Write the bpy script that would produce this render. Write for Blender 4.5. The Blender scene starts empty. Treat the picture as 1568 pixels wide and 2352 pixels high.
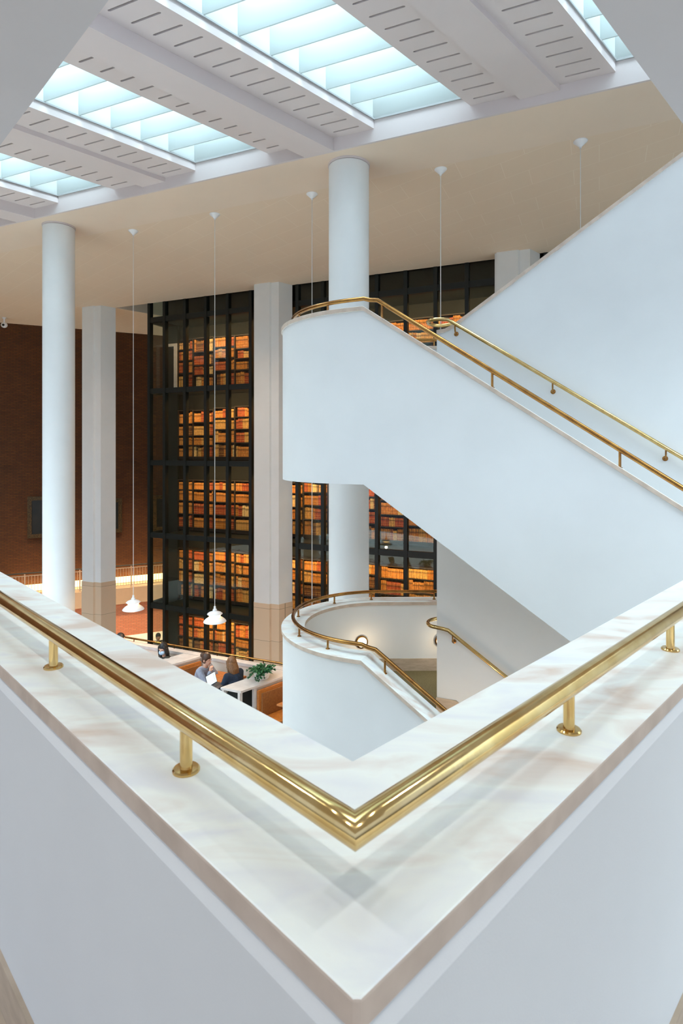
import bpy, bmesh, math, random
from mathutils import Vector, Matrix
random.seed(7)
S = bpy.context.scene
C = S.collection
E = 8.0            # eye height above the lowest floor of the hall

# ------------------------------------------------------------------ camera
cam = bpy.data.cameras.new('camera'); camo = bpy.data.objects.new('camera', cam); C.objects.link(camo)
camo.location = (0, 0, E); camo.rotation_euler = (math.pi/2, 0, 0)
cam.sensor_fit = 'VERTICAL'; cam.sensor_height = 36; cam.sensor_width = 24
cam.lens = 1345/2352*36; cam.shift_y = -144/2352
cam.clip_start = 0.05; cam.clip_end = 200
cam.dof.use_dof = True; cam.dof.focus_distance = 9.0; cam.dof.aperture_fstop = 8.0
S.camera = camo

# ------------------------------------------------------------------ view + world
S.view_settings.view_transform = 'Standard'; S.view_settings.look = 'None'
S.view_settings.exposure = 0.40; S.view_settings.gamma = 1.0
try:
    S.cycles.use_denoising = True
    S.cycles.max_bounces = 8; S.cycles.diffuse_bounces = 4; S.cycles.glossy_bounces = 4
    S.cycles.transparent_max_bounces = 12; S.cycles.transmission_bounces = 4
    S.cycles.sample_clamp_indirect = 6.0
except Exception:
    pass
SKY_TOP = (0.68, 0.88, 1.0); SKY_SIDE = (0.60, 0.73, 1.0); SKY_LOW = (0.44, 0.42, 0.42)
STR_TOP, STR_SIDE, STR_LOW = 9.5, 0.95, 0.16
w = bpy.data.worlds.new('sky'); S.world = w; w.use_nodes = True
nt = w.node_tree; nt.nodes.clear()
wo = nt.nodes.new('ShaderNodeOutputWorld'); bg = nt.nodes.new('ShaderNodeBackground')
tc = nt.nodes.new('ShaderNodeTexCoord'); sx = nt.nodes.new('ShaderNodeSeparateXYZ'); rmp = nt.nodes.new('ShaderNodeValToRGB')
mr = nt.nodes.new('ShaderNodeMapRange'); mr.inputs[1].default_value = -1; mr.inputs[2].default_value = 1
nt.links.new(tc.outputs['Generated'], sx.inputs[0]); nt.links.new(sx.outputs[2], mr.inputs[0])
nt.links.new(mr.outputs[0], rmp.inputs[0]); nt.links.new(rmp.outputs[0], bg.inputs[0]); nt.links.new(bg.outputs[0], wo.inputs[0])
MX = STR_TOP
cr = rmp.color_ramp
cr.elements[0].position = 0.42; cr.elements[0].color = tuple(c*STR_LOW/MX for c in SKY_LOW)+(1,)
cr.elements[1].position = 0.52; cr.elements[1].color = tuple(c*STR_SIDE/MX for c in SKY_SIDE)+(1,)
e = cr.elements.new(0.70); e.color = tuple(c*STR_SIDE/MX for c in SKY_SIDE)+(1,)
e = cr.elements.new(0.80); e.color = tuple(c*STR_TOP/MX for c in SKY_TOP)+(1,)
bg.inputs[1].default_value = MX

def area(name, loc, size, power, color, direction, size_y=None):
    l = bpy.data.lights.new(name, 'AREA'); o = bpy.data.objects.new(name, l); C.objects.link(o)
    l.energy = power; l.color = color; l.size = size
    if size_y: l.shape = 'RECTANGLE'; l.size_y = size_y
    o.location = loc
    return o
def point(name, loc, power, color, r=0.05):
    l = bpy.data.lights.new(name, 'POINT'); o = bpy.data.objects.new(name, l); C.objects.link(o)
    l.energy = power; l.color = color; l.shadow_soft_size = r; o.location = loc
    return o

# ------------------------------------------------------------------ directions of the building (plan)
M_ = -0.44
D = Vector((1, M_)).normalized()            # fascia, tower, stair flights, café parapet
N = Vector((-D.y, D.x))                     # square to D, away from the eye
DR = Vector((0.99, 1.0)).normalized()       # right leg of balcony, ceiling beams, café booths
DL = Vector((-0.971, 1.0)).normalized()     # left leg of balcony
W = Vector((DR.y, -DR.x))
fascia_y = lambda x: 10.184 + M_*x
glass_y = lambda x: 17.858 + M_*x
cafe_y = lambda x: 11.79 + M_*x
brick_y = lambda x: 30.66 + 0.472*x

# ------------------------------------------------------------------ materials
def lin(c):
    return tuple((v/12.92 if v <= 0.04045 else ((v+0.055)/1.055)**2.4) for v in (x/255 for x in c))
class Mt:
    def __init__(s, name):
        s.m = bpy.data.materials.new(name); s.m.use_nodes = True; s.t = s.m.node_tree; s.n = s.t.nodes
        s.b = s.n['Principled BSDF']; s.out = s.n['Material Output']
    def N(s, kind, **kw):
        n = s.n.new(kind)
        for k, v in kw.items(): setattr(n, k, v)
        return n
    def L(s, a, b): s.t.links.new(a, b)
def mat(name, rgb, rough=0.6, metal=0.0, var=0.0, scale=6.0, rgb2=None, stretch=None, bump=0.0, bscale=80, coat=0.0):
    M = Mt(name); b = M.b
    b.inputs['Roughness'].default_value = rough; b.inputs['Metallic'].default_value = metal
    if coat: b.inputs['Coat Weight'].default_value = coat
    c = lin(rgb); b.inputs['Base Color'].default_value = c+(1,)
    if var or rgb2:
        tcx = M.N('ShaderNodeTexCoord'); mp = M.N('ShaderNodeMapping'); nz = M.N('ShaderNodeTexNoise'); r = M.N('ShaderNodeValToRGB')
        if stretch: mp.inputs['Scale'].default_value = stretch
        nz.inputs['Scale'].default_value = scale; nz.inputs['Detail'].default_value = 5
        c2 = lin(rgb2) if rgb2 else tuple(v*(1-var) for v in c)
        r.color_ramp.elements[0].position = 0.35; r.color_ramp.elements[0].color = c2+(1,)
        r.color_ramp.elements[1].position = 0.65; r.color_ramp.elements[1].color = c+(1,)
        M.L(tcx.outputs['Object'], mp.inputs[0]); M.L(mp.outputs[0], nz.inputs['Vector']); M.L(nz.outputs[0], r.inputs[0]); M.L(r.outputs[0], b.inputs['Base Color'])
    if bump:
        tcx = M.N('ShaderNodeTexCoord'); nz = M.N('ShaderNodeTexNoise'); bp = M.N('ShaderNodeBump')
        nz.inputs['Scale'].default_value = bscale; bp.inputs['Strength'].default_value = bump; bp.inputs['Distance'].default_value = 0.01
        M.L(tcx.outputs['Object'], nz.inputs['Vector']); M.L(nz.outputs[0], bp.inputs['Height']); M.L(bp.outputs[0], b.inputs['Normal'])
    return M.m
def grid_mat(name, c1, c2, cm, axis2d, axis_b=None, bw=0.215, bh=0.065, mortar=0.010, rough=0.8, offset=0.5, bump=0.0, blotch=0.0):
    """bricks / tiles laid along a plan direction; the second axis is height, or another plan direction"""
    M = Mt(name); b = M.b; b.inputs['Roughness'].default_value = rough
    tcx = M.N('ShaderNodeTexCoord')
    def dot(v):
        d = M.N('ShaderNodeVectorMath', operation='DOT_PRODUCT'); d.inputs[1].default_value = v; M.L(tcx.outputs['Object'], d.inputs[0]); return d.outputs['Value']
    cx = M.N('ShaderNodeCombineXYZ'); M.L(dot((axis2d[0], axis2d[1], 0)), cx.inputs[0])
    M.L(dot((axis_b[0], axis_b[1], 0) if axis_b else (0, 0, 1)), cx.inputs[1])
    br = M.N('ShaderNodeTexBrick'); br.offset = offset
    br.inputs['Scale'].default_value = 1.0; br.inputs['Brick Width'].default_value = bw; br.inputs['Row Height'].default_value = bh
    br.inputs['Mortar Size'].default_value = mortar; br.inputs['Mortar Smooth'].default_value = 0.1
    br.inputs['Color1'].default_value = lin(c1)+(1,); br.inputs['Color2'].default_value = lin(c2)+(1,); br.inputs['Mortar'].default_value = lin(cm)+(1,)
    M.L(cx.outputs[0], br.inputs['Vector'])
    last = br.outputs['Color']
    if blotch:
        nz = M.N('ShaderNodeTexNoise'); nz.inputs['Scale'].default_value = 1.3; nz.inputs['Detail'].default_value = 4
        M.L(tcx.outputs['Object'], nz.inputs['Vector'])
        mx = M.N('ShaderNodeMix', data_type='RGBA', blend_type='MULTIPLY'); mx.inputs[0].default_value = blotch
        M.L(last, mx.inputs[6]); M.L(nz.outputs[0], mx.inputs[7]); last = mx.outputs[2]
    M.L(last, b.inputs['Base Color'])
    if bump:
        bp = M.N('ShaderNodeBump'); bp.inputs['Strength'].default_value = bump; bp.inputs['Distance'].default_value = 0.004; bp.invert = True
        M.L(br.outputs['Fac'], bp.inputs['Height']); M.L(bp.outputs[0], b.inputs['Normal'])
    return M.m
def emit(name, rgb, strength):
    M = Mt(name); M.b.inputs['Base Color'].default_value = lin(rgb)+(1,)
    M.b.inputs['Emission Color'].default_value = lin(rgb)+(1,); M.b.inputs['Emission Strength'].default_value = strength
    return M.m

m_white = mat('white_plaster', (232, 232, 230), 0.75, var=0.03, scale=2.0, bump=0.03, bscale=220)
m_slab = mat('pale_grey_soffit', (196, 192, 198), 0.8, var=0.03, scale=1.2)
m_ceil = mat('white_ceiling', (220, 208, 206), 0.8, var=0.03, scale=1.2, bump=0.03, bscale=200)
m_soffit = mat('warm_soffit_plaster', (236, 216, 196), 0.85, var=0.03, scale=1.2)
m_tiles = grid_mat('acoustic_tiles', (234, 212, 188), (232, 210, 186), (241, 223, 202), D, DR, bw=1.2, bh=0.6, mortar=0.006, rough=0.85, offset=0.37)
m_stone = grid_mat('beige_stone', (222, 194, 164), (214, 186, 156), (160, 138, 114), D, None, bw=3.0, bh=1.01, mortar=0.006, offset=0.0)
m_skirt = mat('beige_stone_skirting', (200, 180, 158), 0.55, rgb2=(184, 164, 142), scale=9, stretch=(1, 1, 4))
m_trav = mat('travertine_floor', (214, 208, 200), 0.35, rgb2=(196, 188, 178), scale=3)
m_olive = mat('olive_carpet', (122, 108, 72), 0.95, rgb2=(108, 94, 60), scale=60)
m_floor = mat('beige_marble_floor', (205, 188, 168), 0.35, rgb2=(188, 170, 150), scale=3)
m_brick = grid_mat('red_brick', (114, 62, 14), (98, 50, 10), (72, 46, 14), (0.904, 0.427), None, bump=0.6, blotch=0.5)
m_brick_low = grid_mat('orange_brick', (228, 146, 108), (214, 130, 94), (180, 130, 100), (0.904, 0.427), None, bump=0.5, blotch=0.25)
m_brass = mat('polished_brass', (224, 194, 136), 0.14, 1.0, rgb2=(210, 174, 110), scale=14, bump=0.015, bscale=40)
m_oldbrass = mat('aged_brass', (176, 130, 72), 0.25, 1.0, rgb2=(150, 104, 58), scale=10, bump=0.02, bscale=60)
m_green = mat('black_green_metal', (4, 16, 10), 0.5, 0.0, var=0.3, scale=8)
m_dark = mat('dark_void', (10, 14, 10), 0.9, var=0.2)
m_case = mat('dark_bookcase_wood', (44, 32, 20), 0.6, rgb2=(32, 22, 14), scale=20, stretch=(1, 1, 8))
m_wood = mat('orange_oak', (190, 116, 48), 0.4, rgb2=(166, 94, 34), scale=8, stretch=(2, 2, 14))
m_leather = mat('brown_leather', (150, 92, 40), 0.55, rgb2=(132, 78, 32), scale=30, bump=0.2, bscale=120)
m_top = mat('pale_stone_top', (210, 199, 192), 0.45, rgb2=(198, 186, 178), scale=7)
m_lampw = mat('white_lamp_enamel', (236, 236, 238), 0.35, var=0.02)
m_lampi = emit('lamp_glow', (255, 214, 150), 5.0)
m_grey = mat('grey_aluminium', (176, 178, 178), 0.6, 0.0, var=0.05)
m_rail = mat('painted_metal_rail', (190, 166, 140), 0.55, 0.0, var=0.1)
m_beige = mat('beige_plaster', (196, 168, 138), 0.8, var=0.04)
m_strip = emit('warm_strip_glow', (255, 226, 150), 3.0)
m_bulk = emit('bulkhead_glow', (255, 240, 205), 2.0)
m_gold = mat('dull_gilt_frame', (92, 70, 34), 0.5, 0.3, rgb2=(44, 34, 16), scale=25)
m_canvas = mat('dark_oil_painting', (30, 28, 20), 0.4, rgb2=(14, 18, 12), scale=3)
m_pot = mat('white_glazed_pot', (226, 222, 216), 0.3, rgb2=(206, 200, 192), scale=20)
m_leaf = mat('ivy_leaf', (46, 112, 62), 0.45, rgb2=(24, 74, 40), scale=18)
m_soil = mat('potting_soil', (40, 30, 22), 0.95, var=0.3, scale=60)
m_cord = mat('white_cord', (224, 220, 214), 0.6, var=0.03)

# veined marble coping: long soft streaks
def marble():
    M = Mt('veined_marble'); b = M.b; b.inputs['Roughness'].default_value = 0.32
    t = M.N('ShaderNodeTexCoord'); mp = M.N('ShaderNodeMapping'); mp.inputs['Rotation'].default_value = (0, 0, math.radians(-8)); mp.inputs['Scale'].default_value = (1.1, 2.6, 1.4)
    n1 = M.N('ShaderNodeTexNoise'); n1.inputs['Scale'].default_value = 2.6; n1.inputs['Detail'].default_value = 7; n1.inputs['Distortion'].default_value = 0.6
    r = M.N('ShaderNodeValToRGB'); el = r.color_ramp.elements
    el[0].position = 0.33; el[0].color = lin((222, 202, 186))+(1,)
    el[1].position = 0.54; el[1].color = lin((246, 247, 240))+(1,)
    x = el.new(0.42); x.color = lin((236, 228, 220))+(1,)
    x = el.new(0.70); x.color = lin((234, 234, 236))+(1,)
    M.L(t.outputs['Object'], mp.inputs[0]); M.L(mp.outputs[0], n1.inputs['Vector']); M.L(n1.outputs[0], r.inputs[0]); M.L(r.outputs[0], b.inputs['Base Color'])
    return M.m
m_marble = marble()
m_edge = mat('honed_marble_edge', (214, 194, 176), 0.7, rgb2=(198, 178, 160), scale=10)

def glass():
    M = Mt('tinted_glass'); M.n.remove(M.b)
    tr = M.N('ShaderNodeBsdfTransparent'); tr.inputs[0].default_value = (0.93, 0.96, 0.93, 1)
    gl = M.N('ShaderNodeBsdfGlossy'); gl.inputs['Roughness'].default_value = 0.02; gl.inputs[0].default_value = (0.85, 0.9, 0.88, 1)
    lw = M.N('ShaderNodeLayerWeight'); lw.inputs[0].default_value = 0.5; pw = M.N('ShaderNodeMath', operation='POWER'); pw.inputs[1].default_value = 5.0; fr = M.N('ShaderNodeMath', operation='MULTIPLY_ADD'); fr.inputs[1].default_value = 0.85; fr.inputs[2].default_value = 0.035
    M.L(lw.outputs['Facing'], pw.inputs[0]); M.L(pw.outputs[0], fr.inputs[0]); mx = M.N('ShaderNodeMixShader')
    M.L(fr.outputs[0], mx.inputs[0]); M.L(tr.outputs[0], mx.inputs[1]); M.L(gl.outputs[0], mx.inputs[2]); M.L(mx.outputs[0], M.out.inputs[0])
    return M.m
m_glass = glass()
def fin():
    M = Mt('translucent_baffle'); M.n.remove(M.b)
    d = M.N('ShaderNodeBsdfDiffuse'); d.inputs[0].default_value = (0.66, 0.70, 0.69, 1)
    t = M.N('ShaderNodeBsdfTranslucent'); t.inputs[0].default_value = (0.66, 0.70, 0.69, 1)
    mx = M.N('ShaderNodeMixShader'); mx.inputs[0].default_value = 0.5
    M.L(d.outputs[0], mx.inputs[1]); M.L(t.outputs[0], mx.inputs[2]); M.L(mx.outputs[0], M.out.inputs[0])
    return M.m
m_fin = fin()

# ------------------------------------------------------------------ mesh builder
class MB:
    def __init__(s): s.v = []; s.f = []; s.m = []; s.uv = None
    def add(s, vs, fs, m=0):
        k = len(s.v); s.v += [tuple(v) for v in vs]
        for f in fs: s.f.append([i+k for i in f]); s.m.append(m)
    def prism(s, poly, z0, z1, m=0, ms=None):
        n = len(poly); g = lambda z, i: z[i] if isinstance(z, (list, tuple)) else z
        s.add([(p[0], p[1], g(z0, i)) for i, p in enumerate(poly)] + [(p[0], p[1], g(z1, i)) for i, p in enumerate(poly)],
              [list(range(n))[::-1], list(range(n, 2*n))] + [[i, (i+1) % n, n+(i+1) % n, n+i] for i in range(n)], m)
        if ms is not None: s.m[-n:] = [ms]*n
    def slab(s, org, d, nn, pts, n0, n1, m=0, ms=None):
        """outline (t, z) in the upright plane org + t*d, thickened from n0 to n1 along nn"""
        n = len(pts)
        a = [(org[0]+d[0]*t+nn[0]*n0, org[1]+d[1]*t+nn[1]*n0, z) for t, z in pts]
        b = [(org[0]+d[0]*t+nn[0]*n1, org[1]+d[1]*t+nn[1]*n1, z) for t, z in pts]
        s.add(a+b, [list(range(n))[::-1], list(range(n, 2*n))] + [[i, (i+1) % n, n+(i+1) % n, n+i] for i in range(n)], m)
        if ms is not None: k = len(s.m); s.m[k-n-2:k-n] = [ms]*2
    def ob(s, org, d, t0, t1, n0, n1, z0, z1, m=0, nn=None):
        nn = nn or (-d[1], d[0])
        s.slab(org, d, nn, [(t0, z0), (t1, z0), (t1, z1), (t0, z1)], n0, n1, m)
    def band(s, out, inn, z0, z1, m=0, ms=None):
        n = len(out)
        for i in range(n-1):
            q = [out[i], out[i+1], inn[i+1], inn[i]]
            vs = [(p[0], p[1], z0) for p in q] + [(p[0], p[1], z1) for p in q]
            fs = [[3, 2, 1, 0], [4, 5, 6, 7], [0, 1, 5, 4], [2, 3, 7, 6]]
            if i == 0: fs.append([3, 0, 4, 7])
            if i == n-2: fs.append([1, 2, 6, 5])
            s.add(vs, fs, m)
            if ms is not None: k = len(s.m)-len(fs); s.m[k+2] = s.m[k+3] = ms
    def tube(s, path, r, seg=14, m=0):
        P = [Vector(p) for p in path]; n = len(P); rings = []
        up = Vector((0, 0, 1)); prev = None
        for i, p in enumerate(P):
            if i == 0: t = P[1]-P[0]
            elif i == n-1: t = P[-1]-P[-2]
            else: t = (P[i]-P[i-1]).normalized() + (P[i+1]-P[i]).normalized()
            t.normalize()
            if prev is None:
                a = up if abs(t.z) < 0.95 else Vector((1, 0, 0)); u = t.cross(a).normalized()
            else:
                u = (prev - t*prev.dot(t)).normalized()
            prev = u; v = t.cross(u); k = 1.0
            if 0 < i < n-1:
                c = max(0.5, t.dot((P[i+1]-P[i]).normalized())); k = 1/c
            rr = r[i] if isinstance(r, (list, tuple)) else r
            ring = []
            for j in range(seg):
                A = 2*math.pi*j/seg; off = u*math.cos(A)*rr + v*math.sin(A)*rr
                if k > 1.001:
                    bis = ((P[i+1]-P[i]).normalized() - (P[i]-P[i-1]).normalized())
                    if bis.length > 1e-6:
                        bis.normalize(); off += bis*off.dot(bis)*(k-1)
                ring.append(p+off)
            rings.append(ring)
        vs = [q for rg in rings for q in rg]
        fs = [[i*seg+j, i*seg+(j+1) % seg, (i+1)*seg+(j+1) % seg, (i+1)*seg+j] for i in range(n-1) for j in range(seg)]
        fs += [list(range(seg))[::-1], [(n-1)*seg+j for j in range(seg)]]
        s.add(vs, fs, m)
    def lathe(s, c, prof, seg=32, m=0, axis=None):
        n = len(prof); vs = []
        R = Vector((0, 0, 1)).rotation_difference(Vector(axis)).to_matrix() if axis else None
        for r, z in prof:
            for j in range(seg):
                A = 2*math.pi*j/seg; p = Vector((r*math.cos(A), r*math.sin(A), z))
                if R: p = R @ p
                vs.append(p+Vector(c))
        fs = [[i*seg+j, i*seg+(j+1) % seg, (i+1)*seg+(j+1) % seg, (i+1)*seg+j] for i in range(n-1) for j in range(seg)]
        if prof[0][0] > 1e-6: fs.append(list(range(seg))[::-1])
        if prof[-1][0] > 1e-6: fs.append([(n-1)*seg+j for j in range(seg)])
        s.add(vs, fs, m)
    def ell(s, c, r, m=0, seg=16, rings=10, rot=None):
        vs = []; c = Vector(c)
        for i in range(rings+1):
            ph = math.pi*i/rings
            for j in range(seg):
                A = 2*math.pi*j/seg
                p = Vector((r[0]*math.sin(ph)*math.cos(A), r[1]*math.sin(ph)*math.sin(A), r[2]*math.cos(ph)))
                if rot: p = rot @ p
                vs.append(p+c)
        s.add(vs, [[i*seg+j, i*seg+(j+1) % seg, (i+1)*seg+(j+1) % seg, (i+1)*seg+j] for i in range(rings) for j in range(seg)], m)
    def cap(s, p0, p1, r0, r1, m=0, seg=10):
        p0, p1 = Vector(p0), Vector(p1); t = (p1-p0)
        if t.length < 1e-6: return
        s.tube([p0+t*f for f in (0, 0.33, 0.67, 1)], [r0+(r1-r0)*f for f in (0, 0.33, 0.67, 1)], seg, m)
        s.ell(p0, (r0,)*3, m, seg, 6); s.ell(p1, (r1,)*3, m, seg, 6)
    def build(s, name, mats, parent=None, smooth=None, bevel=0, local=False, zoff=True):
        me = bpy.data.meshes.new(name)
        vs = [(x, y, z+(E if zoff and not local else 0)) for x, y, z in s.v]
        me.from_pydata(vs, [], s.f)
        mats = mats if isinstance(mats, (list, tuple)) else [mats]
        for x in mats: me.materials.append(x)
        if len(mats) > 1: me.polygons.foreach_set('material_index', s.m)
        bm = bmesh.new(); bm.from_mesh(me)
        bmesh.ops.remove_doubles(bm, verts=bm.verts, dist=1e-5)
        bmesh.ops.recalc_face_normals(bm, faces=bm.faces); bm.to_mesh(me); bm.free()
        if smooth is not None:
            me.polygons.foreach_set('use_smooth', [True]*len(me.polygons)); me.set_sharp_from_angle(angle=smooth)
        o = bpy.data.objects.new(name, me); C.objects.link(o)
        if parent is not None:
            o.parent = parent
            if not local and parent.type == 'EMPTY': o.location = -parent.location
        if bevel:
            b = o.modifiers.new('edge', 'BEVEL'); b.width = bevel; b.segments = 2; b.limit_method = 'ANGLE'; b.angle_limit = 0.6
        return o
def tag(o, label, cat, group=None, kind=None):
    o['label'] = label; o['category'] = cat
    if group: o['group'] = group
    if kind: o['kind'] = kind
    return o
def thing(name, x, y, z, label, cat, group=None, kind=None, rz=0):
    o = bpy.data.objects.new(name, None); C.objects.link(o); o.empty_display_size = 0.1
    o.location = (x, y, z+E); o.rotation_euler = (0, 0, rz)
    return tag(o, label, cat, group, kind)
def copy_tree(o, parent=None):
    c = o.copy(); C.objects.link(c)
    if parent is not None: c.parent = parent
    for ch in list(o.children): copy_tree(ch, c)
    return c
SM = 0.7
v2 = lambda p: Vector((p[0], p[1]))

# ================================================================== NEAR BALCONY
FL = -1.63
I_ = Vector((0.024, 1.242)); O_ = Vector((0.0187, 0.697)); LEG = 7.0; LR = 4.4
cop = [O_+DL*0.008, O_+DR*0.008, O_+DR*LR, I_+DR*(LR-0.386), I_, I_+DL*(LEG-0.386), O_+DL*LEG]
def inset(a, b):   # V band between outer line moved out by a and inner line moved in by b (corner moves along the view axis)
    nl = Vector((-DL.y, DL.x)); nr = Vector((DR.y, -DR.x))
    k = 1/abs(nl.dot(Vector((0, 1))))
    o = O_+Vector((0, -a*k)); i = I_+Vector((0, -b*k))
    return [o, o+DR*LR, i+DR*(LR-0.386), i, i+DL*(LEG-0.386), o+DL*LEG]
b = MB(); b.prism([(-7.5, -4.5), (7.5, -4.5), tuple(I_+DR*(LR-0.386)), tuple(I_+Vector((0, -0.06))), tuple(I_+DL*LEG)], FL-0.75, FL)
tag(b.build('floor', m_floor), 'beige stone floor of the upper balcony at the bottom corners', 'floor', kind='structure')
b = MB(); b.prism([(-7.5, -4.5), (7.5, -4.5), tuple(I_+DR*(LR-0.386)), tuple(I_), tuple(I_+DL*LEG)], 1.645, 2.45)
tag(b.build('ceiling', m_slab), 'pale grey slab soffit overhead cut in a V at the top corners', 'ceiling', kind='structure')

par = thing('balcony_parapet', 0, 0.75, FL, 'white V-cornered balcony parapet in front with marble top and thick brass rail', 'parapet')
b = MB(); b.prism([tuple(p) for p in inset(0.012, 0.02)], FL, -0.717)
o = inset(0.012, 0.02); o2 = inset(-0.006, 0.02)
n = len(o); b.add([(p.x, p.y, -0.717) for p in o]+[(p.x, p.y, -0.700) for p in o2], [[i, (i+1) % n, n+(i+1) % n, n+i] for i in range(n)] + [list(range(n, 2*n))])
b.build('wall', m_white, par)
b = MB(); b.prism([tuple(p) for p in cop], -0.702, -0.66, 0, 1)
cp = b.build('coping', [m_marble, m_edge], par, bevel=0.004)
b = MB(); b.prism([tuple(p) for p in inset(0.024, 0.30)], FL, FL+0.14)
b.build('skirting', m_skirt, par)
# brass rail
rc = Vector((0.0196, 0.8547)); RZ = -0.556
rl = Vector((-0.319, 1.203)); 
path = [rc+DL*6.2, rc+DL*3, rc+DL*1, rc+DL*0.05, rc, rc+DR*0.05, rc+DR*1, rc+DR*3, rc+DR*4.1]
b = MB(); b.tube([(p.x, p.y, RZ) for p in path], 0.0228, 24)
hr = b.build('handrail', m_brass, par, smooth=0.9); hr['label'] = 'thick polished brass handrail mitred at the corner'
def post(x, y, z0, z1, r, rf, parent, name='post', mt=None):
    b = MB(); b.lathe((x, y, 0), [(rf, z0), (rf, z0+0.004), (rf*0.9, z0+0.007), (r*1.05, z0+0.0075), (r, z0+0.012), (r, z1)], 20)
    return b.build(name, mt or m_brass, parent, smooth=SM)
for k in range(7):
    p = rc+DL*(0.486+0.793*k); post(p.x, p.y, -0.66, RZ-0.015, 0.0128, 0.028, hr)
    if k > 4: continue
    p = rc+DR*(0.730+0.78*k); post(p.x, p.y, -0.66, RZ-0.015, 0.0128, 0.028, hr)

# ================================================================== BIG CEILING
def au(a, u): return (a*W.x+u*DR.x, a*W.y+u*DR.y)
uF = lambda a: (10.184+0.3909*a)/1.0203
SK = 0.3831
xs = -9.0
b = MB()
b.prism([(-20, fascia_y(-20)), (12, fascia_y(12)), (12, fascia_y(12)+1.35), (-20, fascia_y(-20)+1.35)], 5.2, 5.9)
sf = b.build('ceiling', m_soffit); tag(sf, 'plain border of the warm grey soffit beside the skylights', 'ceiling', kind='structure')
b = MB(); e1 = (-8.32, glass_y(-8.32)); e2 = (e1[0]+DR.x*6.5, e1[1]+DR.y*6.5)
b.prism([(-20, fascia_y(-20)+1.35), (12, fascia_y(12)+1.35), (12, glass_y(12)), e1, e2, (-4.6, brick_y(-4.6)), (-20, brick_y(-20))], 5.2, 5.9)
tag(b.build('ceiling', m_tiles), 'tiled soffit ceiling with faint seams above the hall', 'ceiling', kind='structure')
b = MB(); b.prism([(-20, 19), (14, 8), (14, 32), (-20, 32)], 6.9, 7.1)
tag(b.build('ceiling', m_dark), 'dark upper ceiling over the glass tower', 'ceiling', kind='structure')
b = MB(); b.slab((0, 10.184), D, N, [(-20, 5.2), (12, 5.2), (12, 5.60), (-20, 5.60)], -0.04, 0.0)
tag(b.build('trim_1', m_ceil), 'white vertical fascia where the skylights meet the soffit', 'fascia', kind='structure')

A0 = -4.087; PER = 3.455; ULO = -5.0
def strip(mb, a0, a1, z0, z1, u0=None, m=0, top=0.0):
    lo = ULO if u0 is None else u0
    mb.prism([au(a0, lo), au(a1, lo), au(a1, uF(a1)-top), au(a0, uF(a0)-top)], z0, z1, m)
sky_n = 0
for k in range(-5, 3):
    ac = A0+PER*k; major = (k % 2) != 0
    zb = 5.2 if major else 5.34
    lo = max(ULO, uF(ac)-16)
    t = thing('trim_%d' % (k+7), *au(ac, uF(ac)-3), zb, '%s white ceiling beam with slotted panels, %s' % ('deep' if major else 'shallow', 'beam %d counted along the fascia' % (k+6)), 'ceiling beam', None, 'structure')
    b = MB(); strip(b, ac-0.268, ac+0.268, zb, 5.9, top=0.04); b.build('beam', m_ceil, t)
    for sgn in (-1, 1):
        ai = ac+sgn*0.268; ao = ac+sgn*0.968
        b = MB(); lo_a, hi_a = min(ai, ao), max(ai, ao)
        # slotted panel: cells of a skewed grid, one slot a row
        P = lambda a, u: au(a, u+SK*(a-ac))
        ub = uF(ac)-0.04; s0, s1 = lo_a+0.13, hi_a-0.13
        pitch = 0.30; sw = 0.035; z0, z1 = 5.42, 5.46
        def cell(aa, ab, ua, uc):
            b.prism([P(aa, ua), P(ab, ua), P(ab, uc), P(aa, uc)], z0, z1)
        u = ub; first = 0.17
        cell(lo_a, hi_a, u-first, u); u -= first
        while u > ULO+0.4:
            cell(lo_a, s0, u-sw, u); cell(s1, hi_a, u-sw, u)
            e_ = 0.016
            for q in ((s0, 1), (s1, -1)):       # rounded ends of the slot
                b.add([P(q[0], u-sw)+(z0,), P(q[0]+q[1]*e_, u-sw)+(z0,), P(q[0], u-sw*0.65)+(z0,),
                       P(q[0], u)+(z0,), P(q[0]+q[1]*e_, u)+(z0,), P(q[0], u-sw*0.35)+(z0,)], [[0, 1, 2], [3, 5, 4]])
            cell(lo_a, hi_a, u-pitch, u-sw); u -= pitch
        # plenum behind the slots
        b.prism([P(lo_a, ULO), P(hi_a, ULO), P(hi_a, ub), P(lo_a, ub)], 5.52, 5.56)
        b.build('slotted_panel', m_ceil, t)
        b = MB(); strip(b, min(ao, ao-sgn*0.03), max(ao, ao-sgn*0.03), 5.46, 5.60, top=0.04); b.build('reveal', m_ceil, t)
        b = MB(); strip(b, min(ao, ao-sgn*0.05), max(ao, ao-sgn*0.05), 5.60, 6.3, top=0.04); b.build('upstand', m_fin, t)
    # skylight on the right side of this beam
    if k < 2:
        sky_n += 1
        s0, s1 = ac+0.968, ac+PER-0.968
        t = thing('window_%d' % sky_n, *au((s0+s1)/2, uF(s0)-3), 5.58, 'long rooflight of pale glowing baffles, rooflight %d along the fascia' % sky_n, 'skylight', None, 'structure')
        b = MB()
        strip(b, s0, s0+0.02, 5.565, 5.59, top=0.04); strip(b, s1-0.02, s1, 5.565, 5.59, top=0.04)
        b.prism([au(s0, uF(s0)-0.07), au(s1, uF(s1)-0.07), au(s1, uF(s1)-0.04), au(s0, uF(s0)-0.04)], 5.56, 5.6)
        b.build('frame', m_grey, t)
        u = uF(s0)-0.05; i = 0
        while u > ULO+3 and i < 22:
            b = MB(); b.prism([au(s0, u), au(s1, u+SK*(s1-s0)), au(s1, u-0.02+SK*(s1-s0)), au(s0, u-0.02)], 5.59, 6.3)
            b.build('baffle', m_fin, t); u -= 0.55; i += 1
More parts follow.
